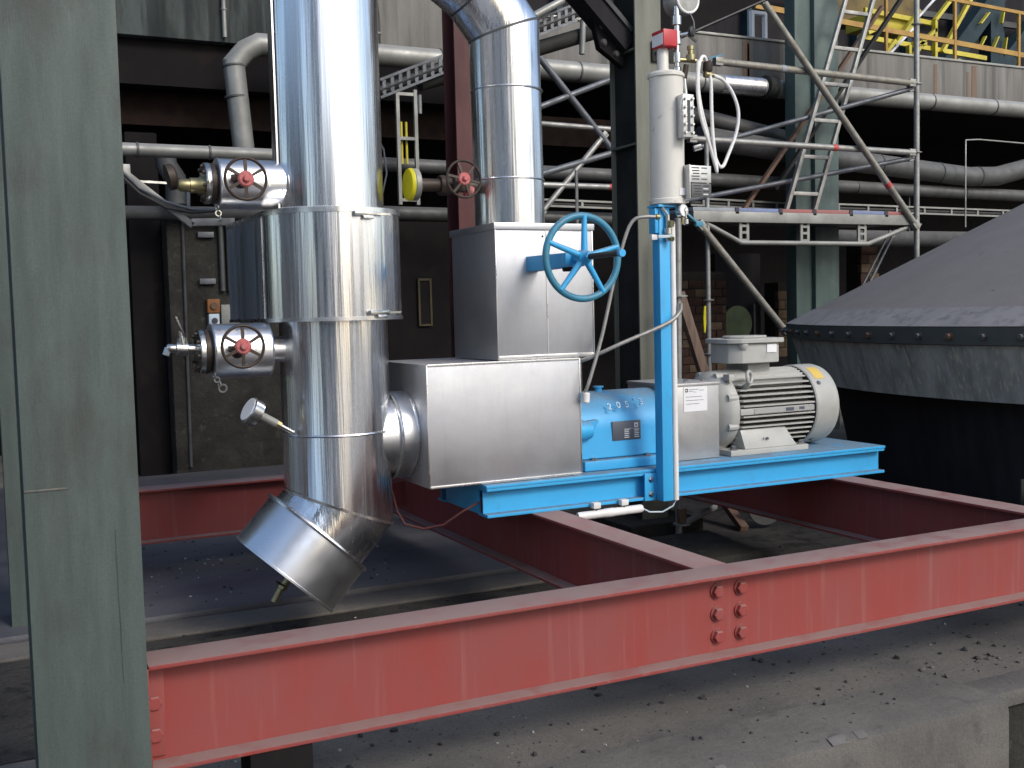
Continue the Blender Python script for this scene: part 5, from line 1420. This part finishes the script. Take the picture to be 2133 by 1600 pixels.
tag(mb.build("pipe_offcut", M['pipe_grey'], at=(4.3, 6.72, 1.2)), "grey bar end hidden behind the guard", "bar")
# thin upright rod + brace right of the upper box
mb = MB(); mb.cyl((3.92, 6.9, 0.6), (3.92, 6.9, 2.6), .012, n=8)
tag(mb.build("upright_rod", M['galv'], at=(3.92, 6.9, .6)), "thin grey upright rod left of the centre column", "rod")
mb = MB(); mb.tube([(3.35, 7.4, .95), (4.0, 7.4, 1.45)], .024, 10)
tag(mb.build("brace_tube", M['pipe_grey'], at=(3.4, 7.4, .95)), "grey brace tube sloping behind the bearing housing", "tube")
mb = MB(); mb.tube([(3.2, 7.6, 1.16), (4.3, 7.6, 1.16)], .026, 10)
tag(mb.build("brace_tube", M['galv_blue'], at=(3.2, 7.6, 1.16)), "dark level tube behind the bearing housing", "tube")
mb = MB(); mb.box(3.35, 3.62, 7.55, 7.75, 0, 1.35, .01)
tag(mb.build("low_wall", M['rust'], at=(3.5, 7.65, 0)), "dark reddish block far behind the bearing housing", "block")

# ladder
t = thing("ladder", "aluminium ladder leaning from the scaffold deck up to the right", "ladder", (8.9, SY + .3, 2.7))
LB, LT = Vector((8.70, SY + .30, 2.70)), Vector((9.93, SY + .30, 6.05))
off = Vector((.43, 0, 0))
for o_ in (Vector((0, 0, 0)), off):
    mb = MB(); mb.bar(LB + o_, LT + o_, .045, .05, (0, 1, 0), bev=.003); mb.build("ladder_rail", M['galv'], t)
for k in range(7):
    z = 2.92 + .44 * k
    s = (z - LB.z) / (LT.z - LB.z)
    p = LB.lerp(LT, s)
    mb = MB(); mb.bar(p + Vector((.026, 0, 0)), p + off - Vector((.026, 0, 0)), .04, .042, bev=.003); mb.build("ladder_rung", M['galv'], t)
t = thing("ladder", "dark second ladder rail leaning behind the aluminium ladder", "ladder", (8.3, SY + .62, 2.7))
mb = MB(); mb.bar((8.28, SY + .62, 2.70), (10.55, SY + .62, 5.35), .04, .06, (0, 1, 0)); mb.build("ladder_rail", M['rust'], t)
mb = MB(); mb.bar((8.80, SY + .62, 3.0), (11.1, SY + .62, 5.75), .04, .06, (0, 1, 0)); mb.build("ladder_rail", M['steel_dark'], t)

# ------------------------------------------------------------------ yellow machinery above the spandrel
YM = 12.2
t = thing("handrail", "orange handrail along the top of the spandrel at upper right", "handrail", (12.5, YM, 5.1))
mb = MB(); mb.bar((9.8, YM, 5.70), (17, YM, 5.36), .03, .075); mb.build("knee_rail", M['orange_st'], t)
mb = MB(); mb.bar((9.0, YM, 6.32), (17, YM, 6.03), .035, .05); mb.build("top_rail", M['orange_st'], t)
for xx in (10.45, 12.2, 13.6, 15.0, 16.4):
    mb = MB(); mb.box(xx - .022, xx + .022, YM - .02, YM + .02, 5.0, 6.25 - (xx - 10) * .035); mb.build("rail_post", M['orange_st'], t)
t = thing("conveyor_frame", "yellow lattice conveyor frame behind the orange handrail", "machine", (13, YM + .6, 5.0))
yy = YM + .6
mb = MB(); mb.box(12.45, 13.45, yy - .02, yy + .5, 5.80, 6.02, .01); mb.build("drive_box", M['yellow_st'], t)
mb = MB(); mb.bar((12.3, yy - .06, 6.02), (13.8, yy - .06, 5.94), .05, .07); mb.build("top_chord", M['yellow_st'], t)
mb = MB(); mb.bar((12.2, yy - .06, 5.62), (14.9, yy - .06, 5.50), .05, .07); mb.build("bottom_chord", M['yellow_st'], t)
for (x0, z0, x1, z1) in ((13.70, 5.40, 13.70, 5.98), (13.70, 5.98, 14.25, 6.55), (13.85, 5.50, 14.6, 6.55), (12.40, 5.10, 12.86, 5.60), (12.95, 5.10, 13.40, 5.56), (13.15, 5.1, 13.15, 5.55), (13.35, 5.56, 13.72, 5.84), (12.3, 5.66, 12.62, 5.80), (12.86, 5.52, 13.36, 6.10), (13.25, 5.6, 13.5, 5.6), (14.2, 5.2, 14.2, 5.42)):
    mb = MB(); mb.bar((x0, yy - .12, z0), (x1, yy - .12, z1), .05, .075, (0, 1, 0)); mb.build("lattice_bar", M['yellow_st'], t)
mb = MB(); mb.hexa([(12.3, yy + .9, 6.15), (14.2, yy + .9, 6.15), (14.2, yy + 1.4, 6.15), (12.3, yy + 1.4, 6.15), (12.3, yy + .9, 7.2), (14.6, yy + .9, 7.2), (14.6, yy + 1.4, 7.2), (12.3, yy + 1.4, 7.2)], .02); mb.build("hopper", M['ochre'], t)
t = thing("crane_frame", "blue green diagonal machine frame at the top right corner", "machine", (15.5, 13.4, 5.0))
for (x0, z0, x1, z1, w_) in ((14.3, 5.10, 16.1, 7.0, .26), (15.8, 5.35, 17.4, 6.9, .22), (14.3, 5.30, 19, 5.30, .3), (15.8, 5.2, 15.8, 7.2, .25)):
    mb = MB(); mb.bar((x0, 13.4, z0), (x1, 13.4, z1), .3, w_, (0, 1, 0)); mb.build("frame_bar", M['teal_st'], t)
for (x0, z0, x1, z1) in ((15.3, 5.82, 15.42, 6.0), (15.6, 5.82, 15.72, 6.02), (15.88, 5.82, 15.92, 6.02), (15.3, 6.20, 15.5, 6.40), (15.8, 6.25, 15.85, 6.45)):
    mb = MB(); mb.bar((x0, 13.20, z0), (x1, 13.20, z1), .02, .07, (0, 1, 0)); mb.build("pale_stripe", M['yellow_st'], t)
for (x0, z0, x1, z1) in ((12.35, 5.2, 12.95, 5.72), (13.0, 5.85, 13.45, 6.25)):
    mb = MB(); mb.tube([(x0, YM + .2, z0), (x1, YM + .2, z1)], .02, 8)
    tag(mb.build("strip_lamp", M['label'], at=(x0, YM + .2, z0)), "white slanting strip %s the yellow conveyor frame" % ("below" if x0 < 12.6 else "across"), "strip")
mb = MB()
mb.box(9.20, 9.45, 11.52, 11.58, 5.37, 5.41); mb.box(9.20, 9.24, 11.52, 11.58, 5.03, 5.369); mb.box(9.41, 9.45, 11.52, 11.58, 5.03, 5.369)
tag(mb.build("window_frame", M['label'], at=(9.2, 11.55, 5.03)), "small pale frame standing on the spandrel left of the teal column", "frame")
t = thing("machine_house", "dark machine house wall filling the view above the spandrel", "building", (12, 17, 0))
mb = MB(); mb.box(-10, 40, 17.5, 18, 4.6, 14); mb.build("house_wall", M['far_dark'], t)
for k in range(9):
    mb = MB(); mb.box(9.5 + 1.4 * k, 9.62 + 1.4 * k, 17.3, 17.497, 4.6, 12); mb.build("wall_post", M['teal_st'], t)
for z in (5.6, 6.6, 7.6):
    mb = MB(); mb.box(9, 24, 17.2, 17.29, z, z + .12); mb.build("wall_rail", M['pipe_dark'], t)
mb = MB(); mb.box(5.3, 26, YW + .5, 17.2, 4.61, 4.75); mb.build("roof_deck", M['far_dark'], t)

# ------------------------------------------------------------------ unseen halls and columns added to shape reflections in the polished sheet
def added_hall(label, x0, x1, y0, y1, h, n):
    t = thing("added_hall", label, "building", ((x0 + x1) / 2, (y0 + y1) / 2, -.36))
    mb = MB(); mb.box(x0, x1, y0, y1, -.36, h); mb.build("wall", M['far_wall'], t)
    mb = MB(); mb.box(x0 - .3, x1 + .3, y0 - .3, y1 + .3, h + .002, h + .4); mb.build("roof", M['far_dark'], t)
    ys = y1 if abs(y1) < abs(y0) else y0
    for i in range(n):
        xx = x0 + (x1 - x0) * (i + .5) / n
        mb = MB(); mb.box(xx - .8, xx + .8, y1 + .003, y1 + .03, h * .45, h * .8); mb.build("window", M['glass'], t)
    return t


added_hall("added unseen grey hall across the yard with a row of dark windows", -40, 1.5, -44, -32, 8.5, 7)
added_hall("added unseen lower grey hall at the far side of the yard", 13.5, 40, -52, -40, 7.0, 5)
added_hall("added unseen grey workshop closing the yard on the left", -46, -24, -8, 14, 8.0, 5)
for x, y, lab in ((-3.2, -3.5, "added unseen pipe rack column across the yard, left one"), (4.2, -6.5, "added unseen pipe rack column across the yard, middle one"), (9.5, -4.5, "added unseen pipe rack column across the yard, right one")):  # unseen columns added for dark stripes in the sheet reflections
    mb = MB(); mb.hcol(x, y, -.36, 9, .35, .35, .02, .015)
    tag(mb.build("added_rack_column", M['col_green'], at=(x, y, -.36)), lab, "column", "added pipe rack columns across the yard")
